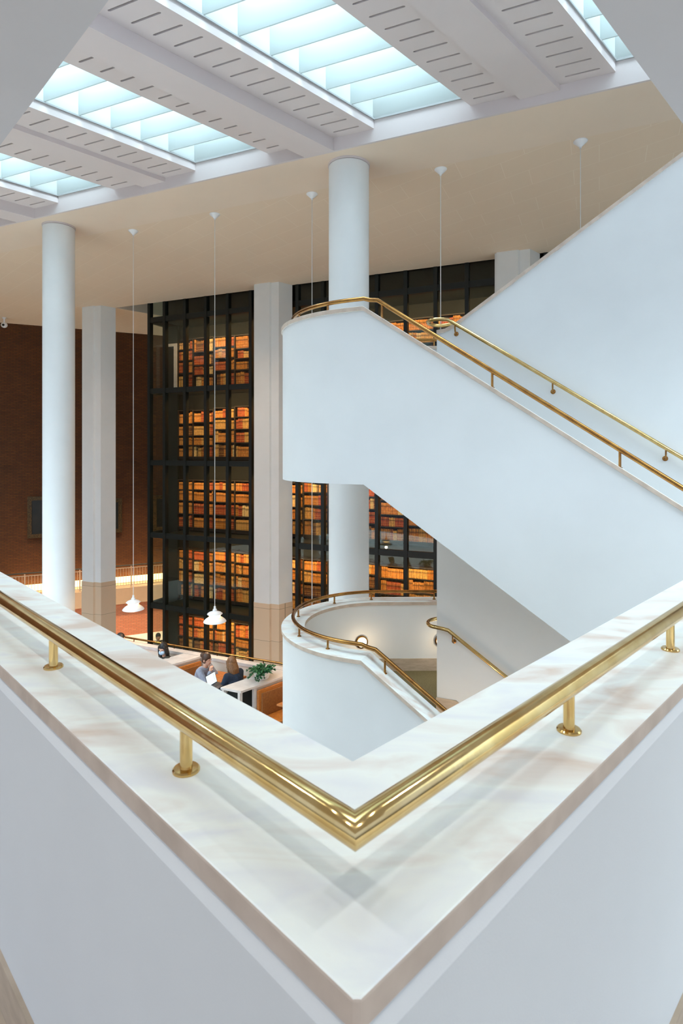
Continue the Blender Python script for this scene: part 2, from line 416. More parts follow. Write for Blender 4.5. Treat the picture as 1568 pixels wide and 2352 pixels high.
# upper kerb closing the roof beyond the fascia
b = MB(); b.slab((0, 10.184), D, N, [(-20, 5.9), (13, 5.9), (13, 7.1), (-20, 7.1)], 0.0, 0.2)
tag(b.build('wall_roof', m_ceil), 'white roof upstand above the fascia', 'wall', kind='structure')

# ================================================================== LOWER HALL
b = MB(); b.prism([(-20, 3), (13, 3), (13, 32), (-20, 32)], -8.3, -8.0)
tag(b.build('floor', m_trav), 'pale travertine floor of the lower hall beyond the café rail', 'floor', kind='structure')
bd = Vector((1, 0.472)).normalized(); bo = (0, brick_y(0))
b = MB(); b.slab(bo, bd, (-bd.y, bd.x), [(-22, -5.95), (4, -5.95), (4, 5.2), (-22, 5.2)], 0, 0.3)
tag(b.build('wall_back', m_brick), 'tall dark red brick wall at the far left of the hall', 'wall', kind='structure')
b = MB(); b.slab(bo, bd, (-bd.y, bd.x), [(-22, 5.2), (4, 5.2), (4, 7.0), (-22, 7.0)], 0.0, 0.3)
tag(b.build('wall_upper', m_soffit), 'tan wall strip above the brick beside the glass tower', 'wall', kind='structure')
b = MB(); b.slab(bo, bd, (-bd.y, bd.x), [(-22, -8.0), (4, -8.0), (4, -6.6), (-22, -6.6)], -1.05, 0.0)
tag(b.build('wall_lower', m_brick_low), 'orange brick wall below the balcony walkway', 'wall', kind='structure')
b = MB(); b.slab(bo, bd, (-bd.y, bd.x), [(-22, -6.6), (4, -6.6), (4, -5.92), (-22, -5.92)], -1.15, 0.0)
tag(b.build('trim_20', m_beige), 'beige edge beam of the far balcony walkway', 'balcony slab', kind='structure')
b = MB(); b.prism([(-20.2, 3), (-20, 3), (-20, 22), (-20.2, 22)], -8, 7); tag(b.build('wall_left', m_brick), 'red brick side wall outside the left of view', 'wall', kind='structure')
b = MB(); b.prism([(13, 2), (13.2, 2), (13.2, 32), (13, 32)], -8, 7); tag(b.build('wall_right', m_white), 'white side wall outside the right of view', 'wall', kind='structure')

# far balustrade on the walkway
bn = Vector((-bd.y, bd.x)); q0 = Vector(bo)+bn*(-1.08)
bal = thing('balustrade', q0.x-11*bd.x, q0.y-11*bd.y, -5.92, 'metal picket balustrade on the walkway below the brick wall', 'balustrade')
b = MB(); b.ob(q0, bd, -19, 1, -0.012, 0.012, -5.10, -5.07); b.ob(q0, bd, -19, 1, -0.012, 0.012, -5.84, -5.81); b.build('rails', m_rail, bal)
b = MB(); b.tube([tuple(q0+bd*-19)+(-4.98,), tuple(q0+bd*1)+(-4.98,)], 0.024, 10); b.build('top_rail', m_green, bal, smooth=SM)
b = MB(); t = -18.9
while t < 0.9: b.ob(q0, bd, t, t+0.016, -0.008, 0.008, -5.84, -5.08); t += 0.112
b.build('pickets', m_rail, bal)['kind'] = 'stuff'
t = -18.6
while t < 1: 
    b = MB(); b.ob(q0, bd, t, t+0.045, -0.015, 0.015, -5.92, -4.98); b.build('post', m_rail, bal); t += 1.12*1.8
ls = thing('strip_light', q0.x-11*bd.x, q0.y-11*bd.y, -5.9, 'long warm glowing strip light along the foot of the brick wall', 'strip light')
b = MB(); b.ob(bo, bd, -20, 1, -0.16, -0.03, -5.90, -5.66); b.build('diffuser', m_strip, ls)
b = MB(); b.ob(bo, bd, -20, 1, -0.17, -0.005, -5.92, -5.895); b.build('housing', m_grey, ls)

# paintings on brick wall
def painting(t0, t1, z0, z1, label):
    c = Vector(bo)+bd*((t0+t1)/2)
    t = thing('framed_painting', c.x, c.y, z0, label, 'painting', 'dark paintings on the brick wall')
    b = MB(); f = 0.16
    b.ob(bo, bd, t0, t1, -0.09, 0, z0, z0+f); b.ob(bo, bd, t0, t1, -0.09, 0, z1-f, z1); b.ob(bo, bd, t0, t0+f, -0.09, 0, z0+f, z1-f); b.ob(bo, bd, t1-f, t1, -0.09, 0, z0+f, z1-f)
    b.build('picture_frame', m_gold, t, bevel=0.02)
    b = MB(); b.ob(bo, bd, t0+f, t1-f, -0.04, 0, z0+f, z1-f); b.build('canvas', m_canvas, t)
def t_of(px):
    a = (px-784)/1345; y = 30.66/(1-0.472*a); return a*y*math.sqrt(1+0.472**2)
painting(t_of(63), t_of(150), -3.72, -1.98, 'dark oil painting left of the round white column, lower on the brick wall')
painting(t_of(205), t_of(280), -3.68, -2.18, 'dark oil painting showing right of the left square pillar')
painting(t_of(351), t_of(412), -3.70, -2.10, 'gilt-edged dark painting seen through the glass corner of the tower')

# security camera hanging top left
sc = thing('security_camera', -13.3, 23.1, 5.2, 'small white dome security camera hanging from the ceiling at left edge', 'security camera')
b = MB(); b.tube([(-13.3, 23.1, 5.2), (-13.3, 23.1, 4.98)], 0.03, 12); b.lathe((-13.3, 23.1, 5.16), [(0.07, 0), (0.07, 0.04)], 16); b.build('mount', m_lampw, sc, smooth=SM)
b = MB(); b.ell((-13.3, 23.1, 4.90), (0.12, 0.12, 0.11)); b.build('body', m_lampw, sc, smooth=3)
b = MB(); b.ell((-13.28, 23.01, 4.89), (0.05, 0.05, 0.05)); b.build('lens', m_green, sc, smooth=3)

# ================================================================== ROUND COLUMNS
for (x, y, r, lab) in ((0.135, 10.73, 0.368, 'round white column behind the stair landing, right of centre'), (-6.60, 13.68, 0.345, 'round white column standing at the left over the café')):
    t = thing('column', x, y, -5.6, lab, 'column', 'round white columns')
    b = MB(); b.lathe((x, y, 0), [(r, -5.6), (r, 5.155)], 64); b.build('shaft', m_white, t, smooth=SM)
    b = MB(); b.lathe((x, y, 0), [(r-0.02, 5.155), (r-0.02, 5.165), (r+0.015, 5.165), (r+0.015, 5.2)], 64); b.build('collar', m_ceil, t, smooth=SM)

# ================================================================== SQUARE PILLARS
def pil(off):
    return [(0+off, 0-off*0), (0+off, .55), (-.9-off, .55), (-.9-off, 0), (-.82-off, -0.0-off), (-.82-off, -.07-off), (-.27+off, -.07-off), (-.27+off, -off)]
for (x, y, lab) in ((-1.945, 18.17, 'pale square pillar with rebated corner between the two book-filled windows'), (-8.69, 21.15, 'pale square pillar at left beside the brick wall'), (4.89, 15.19, 'pale square pillar whose top shows above the upper stair wall')):
    t = thing('pillar', x, y, -8.0, lab, 'pillar', 'square pillars before the glass tower')
    base = Vector((x, y)); q = lambda o: [tuple(base+D*p+DR*r) for p, r in pil(o)]
    b = MB(); b.prism(q(0), -4.82, 5.2); b.build('shaft', m_white, t)
    b = MB(); b.prism(q(0.012), -8.0, -4.82); s_ = b.build('stone_base', m_stone, t); s_['label'] = 'beige stone base courses'

# ================================================================== GLASS TOWER OF BOOKS
TZ = [4.60, 2.07, -0.48, -3.05, -5.56]
def gp(x): return Vector((x, glass_y(x)))
GO = Vector((0, 17.858)); cosd = D.x
def gt(x): return x/cosd
def window(n, xsx, label, side=False, z1=6.85):
    t = thing('window_%d' % n, gp(xsx[0]).x, gp(xsx[0]).y, -8.0, label, 'window', None, 'structure')
    for x in xsx:
        b = MB(); b.ob(GO, D, gt(x)-0.055, gt(x)+0.055, -0.02, 0.15, -8.0, z1); b.build('mullion', m_green, t)
    for z in TZ:
        b = MB(); b.ob(GO, D, gt(xsx[0]), gt(xsx[-1]), -0.0, 0.14, z-0.09, z+0.09); b.build('transom', m_green, t)
    b = MB(); b.ob(GO, D, gt(xsx[0]), gt(xsx[-1]), 0.06, 0.072, -8.0, z1); b.build('glass_pane', m_glass, t)
    if side:
        c0 = gp(xsx[0])
        for s in (1.5, 3.1):
            b = MB(); b.ob(c0, N, s-0.055, s+0.055, -0.08, 0.08, -8, z1, nn=tuple(-D)); b.build('mullion', m_green, t)
        for z in TZ:
            b = MB(); b.ob(c0, N, 0.1, 3.1, -0.07, 0.07, z-0.09, z+0.09, nn=tuple(-D)); b.build('transom', m_green, t)
        b = MB(); b.ob(c0, N, 0.1, 3.1, -0.006, 0.006, -8, z1, nn=tuple(-D)); b.build('side_pane', m_glass, t)
    return t
window(11, [-6.86, -6.234, -5.418, -4.62, -3.804, -2.979], 'tall dark-framed glass wall of books left of the middle pillar', side=True)
window(12, [-1.40, -0.585, 0.23, 1.045, 1.86, 2.675, 3.49, 4.30], 'tall dark-framed glass wall of books behind the staircase')
window(13, [5.4, 6.2, 7.0, 7.8], 'dark glazing right of the far pillar above the stair wall')
# the tower's own inside: floors, end panel, back
BK = 0.95                                     # books stand this far behind the glass
bgy = lambda x: glass_y(x)+BK/D.x
BO = Vector((0, 17.858+BK/D.x))      # measured on the same x as the glass line
tw = thing('bookstack_tower', -1.2, 20.4, -8.0, 'dark floors and back wall inside the glass book tower', 'book tower', None, 'structure')
for z in TZ:
    b = MB(); b.ob(GO, D, gt(-6.30), gt(8.2), 0.16, 1.75, z-0.06, z+0.06); b.build('deck', m_green, tw)
b = MB(); b.ob(BO, D, gt(-6.75), gt(8.2), 0.42, 0.5, -8.0, 6.85); b.build('back_wall', m_dark, tw)
b = MB(); b.ob(BO, D, gt(-6.58), gt(-6.03), 0.0, 0.1, -8.0, 4.55); b.build('end_panel', m_green, tw)
b = MB(); b.ob(GO, D, gt(-6.75), gt(8.2), 0.3, 1.8, 4.66, 4.78); b.build('top_deck', m_green, tw)
b = MB(); b.ob(BO, D, gt(-6.17), gt(-6.04), -0.03, 0.0, 2.2, 3.9); b.ob(BO, D, gt(-6.48), gt(-6.17), -0.03, 0.0, 3.8, 3.9); b.build('doorway_reveal', m_top, tw)
# bookcases
BX = [-6.02, -5.40, -4.575, -3.75, -2.925, -2.10, -1.275, -0.45, 0.375, 1.2, 2.025, 2.85, 3.675]
ORD = ['leftmost', 'second', 'third', 'fourth', 'fifth', 'sixth', 'seventh', 'eighth', 'ninth', 'tenth', 'eleventh', 'last']
TIER = ['top', 'second', 'third', 'fourth', 'lowest']
SH = ['bottom', 'second lowest', 'second highest', 'top']
PAL = [('tan', (206, 134, 62)), ('reddish', (176, 78, 40)), ('cream', (226, 196, 142)), ('golden brown', (186, 116, 40)), ('dark brown', (112, 66, 30)), ('pale ochre', (208, 158, 88))]
def book_mat(nm, rgb):
    M = Mt('leather_book_'+nm.replace(' ', '_')); b_ = M.b; b_.inputs['Roughness'].default_value = 0.6
    uv = M.N('ShaderNodeUVMap'); sp = M.N('ShaderNodeSeparateXYZ'); r = M.N('ShaderNodeValToRGB'); M.L(uv.outputs[0], sp.inputs[0]); M.L(sp.outputs[1], r.inputs[0])
    c = lin(rgb); el = r.color_ramp.elements; el[0].color = c+(1,); el[1].color = c+(1,); r.color_ramp.interpolation = 'CONSTANT'
    g = lin((232, 190, 104)); dk = tuple(v*0.45 for v in c)
    for p, cc in ((0.18, g), (0.20, c), (0.40, g), (0.415, c), (0.62, dk), (0.78, g), (0.795, c), (0.90, g), (0.915, c)):
        x = el.new(p); x.color = cc+(1,)
    tcx = M.N('ShaderNodeTexCoord'); nz = M.N('ShaderNodeTexNoise'); nz.inputs['Scale'].default_value = 18
    M.L(tcx.outputs['Object'], nz.inputs['Vector'])
    mr_ = M.N('ShaderNodeMapRange'); mr_.inputs[3].default_value = 0.35; mr_.inputs[4].default_value = 1.5; M.L(nz.outputs[0], mr_.inputs[0])
    mx = M.N('ShaderNodeMix', data_type='RGBA', blend_type='MULTIPLY'); mx.inputs[0].default_value = 1
    M.L(r.outputs[0], mx.inputs[6]); M.L(mr_.outputs[0], mx.inputs[7]); M.L(mx.outputs[2], b_.inputs['Base Color'])
    return M.m
BM = [book_mat(n_, c_) for n_, c_ in PAL]
# one book: rounded spine, raised bands; 1 m x 1 m x 1 m unit, spine towards -y
def book_mesh(mi):
    bm = bmesh.new(); lv = [0, .17, .185, .205, .22, .39, .405, .425, .44, .60, .615, .635, .65, .80, .815, .835, .85, 1.0]
    bump = lambda i: 0.04 if i % 4 in (2, 3) and 0 < i < 17 else 0.0
    rings = []
    for i, z in enumerate(lv):
        e_ = 0.05 if (i % 4) in (2, 3) and i < 16 else 0.0
        pts = [(-.5, 0.15), (-.42, 0.03-e_*.5), (-.2, -.03-e_), (.2, -.03-e_), (.42, 0.03-e_*.5), (.5, 0.15), (.5, 1), (-.5, 1)]
        rings.append([bm.verts.new((p[0], p[1], z)) for p in pts])
    uvl = bm.loops.layers.uv.new('UVMap')
    for i in range(len(lv)-1):
        for j in range(8): bm.faces.new([rings[i][j], rings[i][(j+1) % 8], rings[i+1][(j+1) % 8], rings[i+1][j]])
    bm.faces.new(rings[0][::-1]); bm.faces.new(rings[-1])
    for f in bm.faces:
        for l in f.loops: l[uvl].uv = (l.vert.co.x, l.vert.co.z)
    me = bpy.data.meshes.new('book'); bm.to_mesh(me); bm.free(); me.materials.append(BM[mi]); return me
BMESH = [book_mesh(i) for i in range(len(PAL))]
ANG = math.atan2(D.y, D.x)
bulk = {}                  # the uncounted remainder, one mesh
bulk_v, bulk_f, bulk_m = [], [], []
n_ind = 0
for ti, zt in enumerate(TZ + []):
    zlo = (TZ[ti+1] if ti+1 < len(TZ) else -8.0) + 0.10 if True else 0
    for bi in range(len(BX)-1):
        x0, x1 = BX[bi], BX[bi+1]; t0, t1 = gt(x0), gt(x1)
        rnd = random.Random(ti*31+bi)
        hs = [0.47, 0.43, 0.38, 0.33]; rnd.shuffle(hs) if rnd.random() < 0.35 else None
        hs = [h*rnd.uniform(0.95, 1.05) for h in hs]
        if ti == 4: hs = hs[:4]
        cx = BO+D*((t0+t1)/2)
        t = thing('bookcase', cx.x, cx.y, zlo, 'dark wooden bookcase full of old books, %s from left on %s tier of tower' % (ORD[bi], TIER[ti]), 'bookcase', 'bookcases in the glass tower')
        top = zlo+0.12+sum(hs)+0.03*len(hs)
        b = MB(); b.ob(BO, D, t0+0.001, t0+0.019, 0.0, 0.34, zlo, top); b.ob(BO, D, t1-0.019, t1-0.001, 0.0, 0.34, zlo, top); b.build('side_panel', m_case, t)
        b = MB(); b.ob(BO, D, t0+0.019, t1-0.019, 0.33, 0.34, zlo, top); b.build('back_panel', m_case, t)
        b = MB(); b.ob(BO, D, t0+0.019, t1-0.019, 0.03, 0.33, zlo, zlo+0.09); b.build('plinth', m_case, t)
        z = zlo+0.09
        for si, h in enumerate(hs+[0]):
            b = MB(); b.ob(BO, D, t0+0.019, t1-0.019, 0.005, 0.33, z, z+0.03); b.build('shelf', m_case, t)
            z += 0.03
            if h == 0: break
            x = t0+0.024; col = rnd.randrange(len(PAL)); run = 0
            individual = (ti == 2 and bi <= 3) or (ti == 3 and bi <= 3 and bi >= 1 and si == 3)
            while x < t1-0.05:
                if run <= 0:
                    col = rnd.choices(range(6), (5, 3.4, 1.1, 4, 1.2, 2.6))[0]; run = rnd.choice((2, 3, 4, 6, 9, 12)); bw = rnd.uniform(0.034, 0.058); bh = h*rnd.uniform(0.72, 0.94)
                    if rnd.random() < 0.05: x += rnd.uniform(0.04, 0.12); continue
                run -= 1
                wv = bw*rnd.uniform(0.92, 1.08); hv = min(h*0.96, bh*rnd.uniform(0.985, 1.015)); dv = rnd.uniform(0.2, 0.26); fo = rnd.uniform(0.02, 0.05)
                if x+wv > t1-0.022: break
                if individual and n_ind < 300:
                    p = BO+D*(x+wv/2)+N*(fo)
                    o = bpy.data.objects.new('book', BMESH[col]); C.objects.link(o)
                    o.location = (p.x, p.y, z+E); o.rotation_euler = (0, 0, ANG); o.scale = (wv-0.004, dv, hv)
                    tag(o, '%s leather book on %s shelf of %s bookcase, %s tier of tower' % (PAL[col][0], SH[si], ORD[bi], TIER[ti]), 'book',
                        '%s books on the %s shelf of the %s bookcase, %s tier' % (PAL[col][0], SH[si], ORD[bi], TIER[ti]))
                    n_ind += 1
                else:
                    k = len(bulk_v)
                    for zz, q in ((z, 0), (z+hv, 1)):
                        for (a_, n_) in ((x, fo+0.02), (x+wv*0.25, fo), (x+wv*0.7, fo), (x+wv-0.004, fo+0.02), (x+wv-0.004, fo+dv), (x, fo+dv)):
                            p = BO+D*a_+N*n_; bulk_v.append((p.x, p.y, zz+E))
                    fs = [[k+j, k+(j+1) % 6, k+6+(j+1) % 6, k+6+j] for j in range(6)] + [[k+5-j for j in range(6)], [k+6+j for j in range(6)]]
                    bulk_f += fs; bulk_m += [col]*len(fs)
                x += wv
            z += h
me = bpy.data.meshes.new('books'); me.from_pydata(bulk_v, [], bulk_f)
for m in BM: me.materials.append(m)
me.polygons.foreach_set('material_index', bulk_m)
uvl = me.uv_layers.new(name='UVMap')
luv = []
for poly in me.polygons:
    for vi in poly.vertices: luv += [0.5, 1.0 if (vi % 12) >= 6 else 0.0]
uvl.data.foreach_set('uv', luv)
o = bpy.data.objects.new('books', me); C.objects.link(o); tag(o, 'remaining rows of old leather books filling the tower shelves', 'books', kind='stuff')
# lamps of the tower: one warm strip under each deck, washing down the shelves
for ti, z in enumerate(TZ):
    c = GO+D*gt(-0.6)+N*0.30
    l = area('tower_lamp', (c.x, c.y, z-0.16+E), 11.5, 175, (1.0, 0.64, 0.30), None, 0.10)
    dirv = Vector((N.x*0.62, N.y*0.62, -0.78)); zax = -dirv.normalized(); xax = Vector((D.x, D.y, 0)); yax = zax.cross(xax).normalized(); xax = yax.cross(zax)
    l.matrix_world = Matrix((xax, yax, zax)).transposed().to_4x4(); l.location = (c.x, c.y, z-0.16+E)

# ================================================================== STAIRCASE
c0 = Vector((0.63, 8.03)); R0 = 1.45; T0 = c0-N*R0
SL = 0.682
def land(off, tcor, a_end=88):
    """outline of a half-round landing at an inset, from the far leg round to the near corner"""
    r = R0-off; pts = []
    pA = c0+Vector((math.cos(math.radians(a_end)), math.sin(math.radians(a_end))))*r
    for s in (2.2, 1.4, 0.7): pts.append(pA+Vector((s, 0.02*s)))
    aN = math.degrees(math.atan2(-N.y, -N.x)) % 360
    k = 30
    for i in range(k+1):
        A = math.radians(a_end+(aN-a_end)*i/k); pts.append(c0+Vector((math.cos(A), math.sin(A)))*r)
    pts.append(T0+D*tcor+N*off)
    return pts
def stair(tcor, ztop, zbot, zfloor, tend, bottom_flight, label, name):
    t = thing(name, c0.x, c0.y, max(-8.0, zbot), label, 'staircase', 'half-round stair landings')
    CW, TH = 0.32, 0.05
    b = MB(); b.band(land(0.02, tcor), land(0.30, tcor), zbot, ztop-TH)
    b.slab(T0, D, N, [(tcor, zbot), (tcor, ztop-TH), (tend, ztop-TH-SL*(tend-tcor)), (tend, bottom_flight(tend))] + ([(tcor+0.0, bottom_flight(tcor))] if bottom_flight(tcor) > zbot else []), 0.02, 0.30)
    b.build('parapet_wall', m_white, t, smooth=0.5)
    b = MB(); b.band(land(0, tcor), land(CW, tcor), ztop-TH, ztop, 0, 1)
    b.slab(T0, D, N, [(tcor, ztop-TH), (tend, ztop-TH-SL*(tend-tcor)), (tend, ztop-SL*(tend-tcor)), (tcor, ztop)], 0, CW, 0, 1)
    b.build('coping', [m_marble, m_edge], t, smooth=0.5, bevel=0.004)
    # landing floor, inner skirting
    ins = land(0.29, tcor)
    b = MB(); b.prism([tuple(p) for p in ins], zbot, zfloor); b.build('landing_floor', m_olive, t)
    b = MB(); b.band(land(0.30, tcor), land(0.315, tcor), zfloor, zfloor+0.19); b.build('skirting', m_skirt, t, smooth=0.5)
    # steps down the near flight
    n_ = 12; rise = 0.171; tread = rise/SL
    pts = [(tcor, zfloor)]; tt = tcor+0.25; zz = zfloor
    pts.append((tt, zz))
    for i in range(n_): zz -= rise; pts.append((tt, zz)); tt += tread; pts.append((tt, zz))
    pts.append((tt, max(-5.6, bottom_flight(tt))) if bottom_flight(tt) < zz-0.02 else (tt, zz-0.2))
    pts.append((tcor, bottom_flight(tcor) if bottom_flight(tcor) > zbot else zbot))
    b = MB(); b.slab(T0, D, N, pts, 0.30, R0-0.005); b.build('steps', m_trav, t)
    # handrail on the coping
    rz = ztop+0.125; mid = land(0.16, tcor)
    path = [(p.x, p.y, rz) for p in mid[:-1]]
    for dt in (-0.14, -0.07, 0.0): p = T0+D*(tcor+dt+0.02)+N*0.16; path.append((p.x, p.y, rz-(0 if dt < -0.05 else 0.004 if dt < 0 else 0.022)))
    for tt in (tcor+0.12, tcor+0.2, tcor+1.5, tend-0.05): p = T0+D*tt+N*0.16; path.append((p.x, p.y, rz+0.045-SL*(tt-tcor)+0.0))
    b = MB(); b.tube(path, 0.025, 16); h = b.build('handrail', m_oldbrass, t, smooth=0.9); h['label'] = 'brass handrail on short posts following the coping'
    return t, h, ztop, rz
# upper stair
up, uph, uz, urz = stair(0.213, 1.62, -0.40, 0.54, 4.2, lambda t: -0.40-SL*(t-0.213), 'white upper half-landing and flight descending right, with brass rail along its top', 'staircase')
for tt in (0.385, 1.621, 2.841):
    p = T0+D*tt+N*0.16; zc = uz-SL*(tt-0.213); post(p.x, p.y, zc-0.01, zc+0.16, 0.013, 0.026, uph, mt=m_oldbrass)
lo, loh, lz, lrz = stair(0.187, -2.39, -5.6, -3.47, 3.2, lambda t: -5.6, 'white lower half-round stair landing rising from café floor with brass rail', 'staircase')
for tt in (0.42, 1.64):
    p = T0+D*tt+N*0.16; zc = lz-SL*(tt-0.187); post(p.x, p.y, zc-0.01, zc+0.16, 0.013, 0.026, loh, mt=m_oldbrass)
for A in (97, 125, 165, 205, 232):
    A = math.radians(A)
    for zc, h in ((uz, uph), (lz, loh)):
        p = c0+Vector((math.cos(A), math.sin(A)))*(R0-0.16); post(p.x, p.y, zc, zc+0.115, 0.013, 0.026, h, mt=m_oldbrass)
for zc, h in ((uz, uph), (lz, loh)):
    p = land(0.16, 0.2)[2]; post(p.x+0.1, p.y, zc, zc+0.115, 0.013, 0.026, h, mt=m_oldbrass)

# spine wall between the flights
tS = 0.69
zs = lambda t: 1.655+0.66*(t-0.944)
sp = thing('stair_spine_wall', c0.x+D.x*tS, c0.y+D.y*tS, -5.6, 'white spine wall between stair flights, its top edge climbing to the upper right', 'stair wall')
ct = [(tS, 1.575), (0.80, 1.585), (0.86, 1.61), (0.92, 1.645), (0.99, zs(0.99)), (4.3, zs(4.3)), (4.7, zs(4.3))]
b = MB(); b.slab(c0, D, N, [(tS, -5.6)]+[(t, z-0.05) for t, z in ct]+[(4.7, -5.6)], 0, 0.25); b.build('wall', m_white, sp)
b = MB()
for (ta, za), (tb, zb) in zip(ct, ct[1:]): b.slab(c0, D, N, [(ta, za-0.05), (tb, zb-0.05), (tb, zb), (ta, za)], -0.02, 0.27, 0, 1)
b.build('coping', [m_marble, m_edge], sp)
b = MB(); b.slab(c0, D, N, [(tS-0.006, -3.47), (tS-0.006, -3.28), (0.95, -3.28), (3.4, -3.28-SL*2.45), (3.4, -3.47-SL*2.45-0.1), (0.95, -3.47)], -0.015, 0.0); b.build('skirting', m_skirt, sp)
def wall_rail(za, ts, te, lab):
    """rail on brackets along the spine wall, curling round its end"""
    pts = []; off = -0.085; mid = 0.125
    f = lambda t: za-0.672*(t-0.904)
    zt = f(0.86)+0.02
    p = c0+D*1.2+N*(0.25+0.085); pts.append((p.x, p.y, zt+0.03)); 
    rU = mid-off
    for i in range(0, 13):
        A = math.pi/2+math.pi*i/12
        p = c0+D*(0.70+math.cos(A)*rU*0.75)+N*(mid+math.sin(A)*rU); pts.append((p.x, p.y, zt))
    for t, z in ((0.80, zt-0.01), (0.86, f(0.86)), (0.92, f(0.92)), (te, f(te))):
        p = c0+D*t+N*off; pts.append((p.x, p.y, z))
    b = MB(); b.tube(pts, 0.024, 16); h = b.build('handrail', m_brass, sp, smooth=0.9); h['label'] = lab
    for t in ts:
        z = f(t); q = lambda n_, zz: tuple(c0+D*t+N*n_)+(zz,)
        b = MB(); b.tube([q(off, z-0.015), q(off, z-0.06), q(off+0.012, z-0.095), q(off+0.04, z-0.115), q(off+0.07, z-0.118), q(-0.004, z-0.118)], 0.0095, 10)
        b.lathe(q(0, z-0.118), [(0.03, 0), (0.03, 0.006), (0.012, 0.012)], 16, axis=(-N.x, -N.y, 0)); b.build('bracket', m_oldbrass, h, smooth=SM)
wall_rail(1.654, (0.95, 2.14, 3.345), 4.2, 'slim brass wall rail beside the upper flight, curled at its end')
wall_rail(-2.27-0.11, (0.92, 2.14), 3.3, 'slim brass wall rail beside the lower flight, curled at its end')

# round bulkhead lights low in the landing wall
for (x, y, ax, lab) in ((0.312, 9.125, Vector((0.318, -1.095)).normalized(), 'round glowing bulkhead light low in the landing wall behind the rail'), (1.56, 9.17, Vector((0, -1)), 'round bulkhead light half hidden by the spine wall end')):
    t = thing('wall_light', x, y, -3.0, lab, 'wall light', 'round landing lights')
    b = MB(); b.lathe((x, y, -3.0), [(0.10, -0.02), (0.10, 0.02), (0.085, 0.03), (0.082, 0.03)], 28, axis=(ax.x, ax.y, 0)); b.build('bezel', m_oldbrass, t, smooth=SM)
    point('landing_bulb', (x+ax.x*0.25, y+ax.y*0.25, -3.0+E), 1.8, (1.0, 0.78, 0.52), 0.05)
    b = MB(); b.lathe((x, y, -3.0), [(0.083, 0.0), (0.083, 0.026), (0.06, 0.04), (0.0, 0.046)], 28, axis=(ax.x, ax.y, 0)); b.build('diffuser', m_bulk, t, smooth=SM)

# two unseen wall lights added inside the lower flight to warm the spine wall
for tt in (1.0, 2.2):
    p = T0+D*tt+N*0.31; z = -3.02-SL*(tt-0.187)
    t = thing('wall_light', p.x, p.y, z, 'added unseen fill light on the inner side of the lower flight wall', 'wall light', 'added fill lights inside the lower flight')
    b = MB(); b.lathe((p.x, p.y, z), [(0.10, -0.01), (0.10, 0.02), (0.085, 0.03), (0.082, 0.03)], 28, axis=(N.x, N.y, 0)); b.build('bezel', m_oldbrass, t, smooth=SM)
    b = MB(); b.lathe((p.x, p.y, z), [(0.083, 0.0), (0.083, 0.026), (0.06, 0.04), (0.0, 0.046)], 28, axis=(N.x, N.y, 0)); b.build('diffuser', m_bulk, t, smooth=SM)
    point('spine_fill_light', (p.x+N.x*0.2, p.y+N.y*0.2, z+E), 5, (1.0, 0.78, 0.56), 0.06)

# ================================================================== PENDANT LAMPS
def pendant(x, y, lab):
    t = thing('pendant_lamp', x, y, 5.2, lab, 'pendant lamp', 'white pendant lamps on long cords')
    b = MB(); b.lathe((x, y, 0), [(0.115, 5.2), (0.115, 5.19), (0.02, 5.10), (0.02, 5.08), (0.0, 5.08)], 24); b.build('ceiling_rose', m_lampw, t, smooth=SM)
    b = MB(); b.tube([(x, y, 5.08), (x, y, -3.58)], 0.007, 8); b.build('cord', m_cord, t, smooth=SM)
    z = -3.80
    b = MB(); b.lathe((x, y, z), [(0.0, 0.33), (0.022, 0.33), (0.026, 0.27), (0.045, 0.265), (0.05, 0.225), (0.075, 0.215), (0.13, 0.195), (0.165, 0.170), (0.168, 0.160), (0.15, 0.166), (0.05, 0.19)], 40); b.build('top_shade', m_lampw, t, smooth=SM)
    b = MB(); b.lathe((x, y, z), [(0.045, 0.185), (0.085, 0.165), (0.125, 0.135), (0.128, 0.128), (0.08, 0.12), (0.07, 0.10), (0.0, 0.10)], 36); b.build('inner_shade', m_lampi, t, smooth=SM)
    b = MB(); b.lathe((x, y, z), [(0.098, 0.104), (0.14, 0.09), (0.20, 0.052), (0.24, 0.012), (0.25, -0.008), (0.244, -0.010), (0.19, 0.036), (0.13, 0.07), (0.092, 0.086)], 48); b.build('main_shade', m_lampw, t, smooth=SM)
    b = MB(); b.lathe((x, y, z), [(0.0, -0.055), (0.05, -0.055), (0.068, -0.04), (0.07, -0.018), (0.0, -0.01)], 28); b.build('bottom_bowl', m_lampi, t, smooth=SM)
    point('lamp_bulb', (x, y, z+E-0.11), 16, (1.0, 0.70, 0.42), 0.05)
PX = -5.0
for i, (x, y, lab) in enumerate(((-4.95, 13.93, 'white layered pendant lamp hanging near the left square pillar'), (-2.80, 12.95, 'white layered pendant lamp hanging before the glass book wall, lit'),
        (-0.60, 11.92, 'white pendant lamp on long cord just left of the right round column'), (1.84, 10.87, 'white pendant lamp whose cord drops behind the brass stair rail'), (4.03, 9.88, 'white pendant lamp whose cord drops behind the upper stair wall'))):
    pendant(x, y, lab)

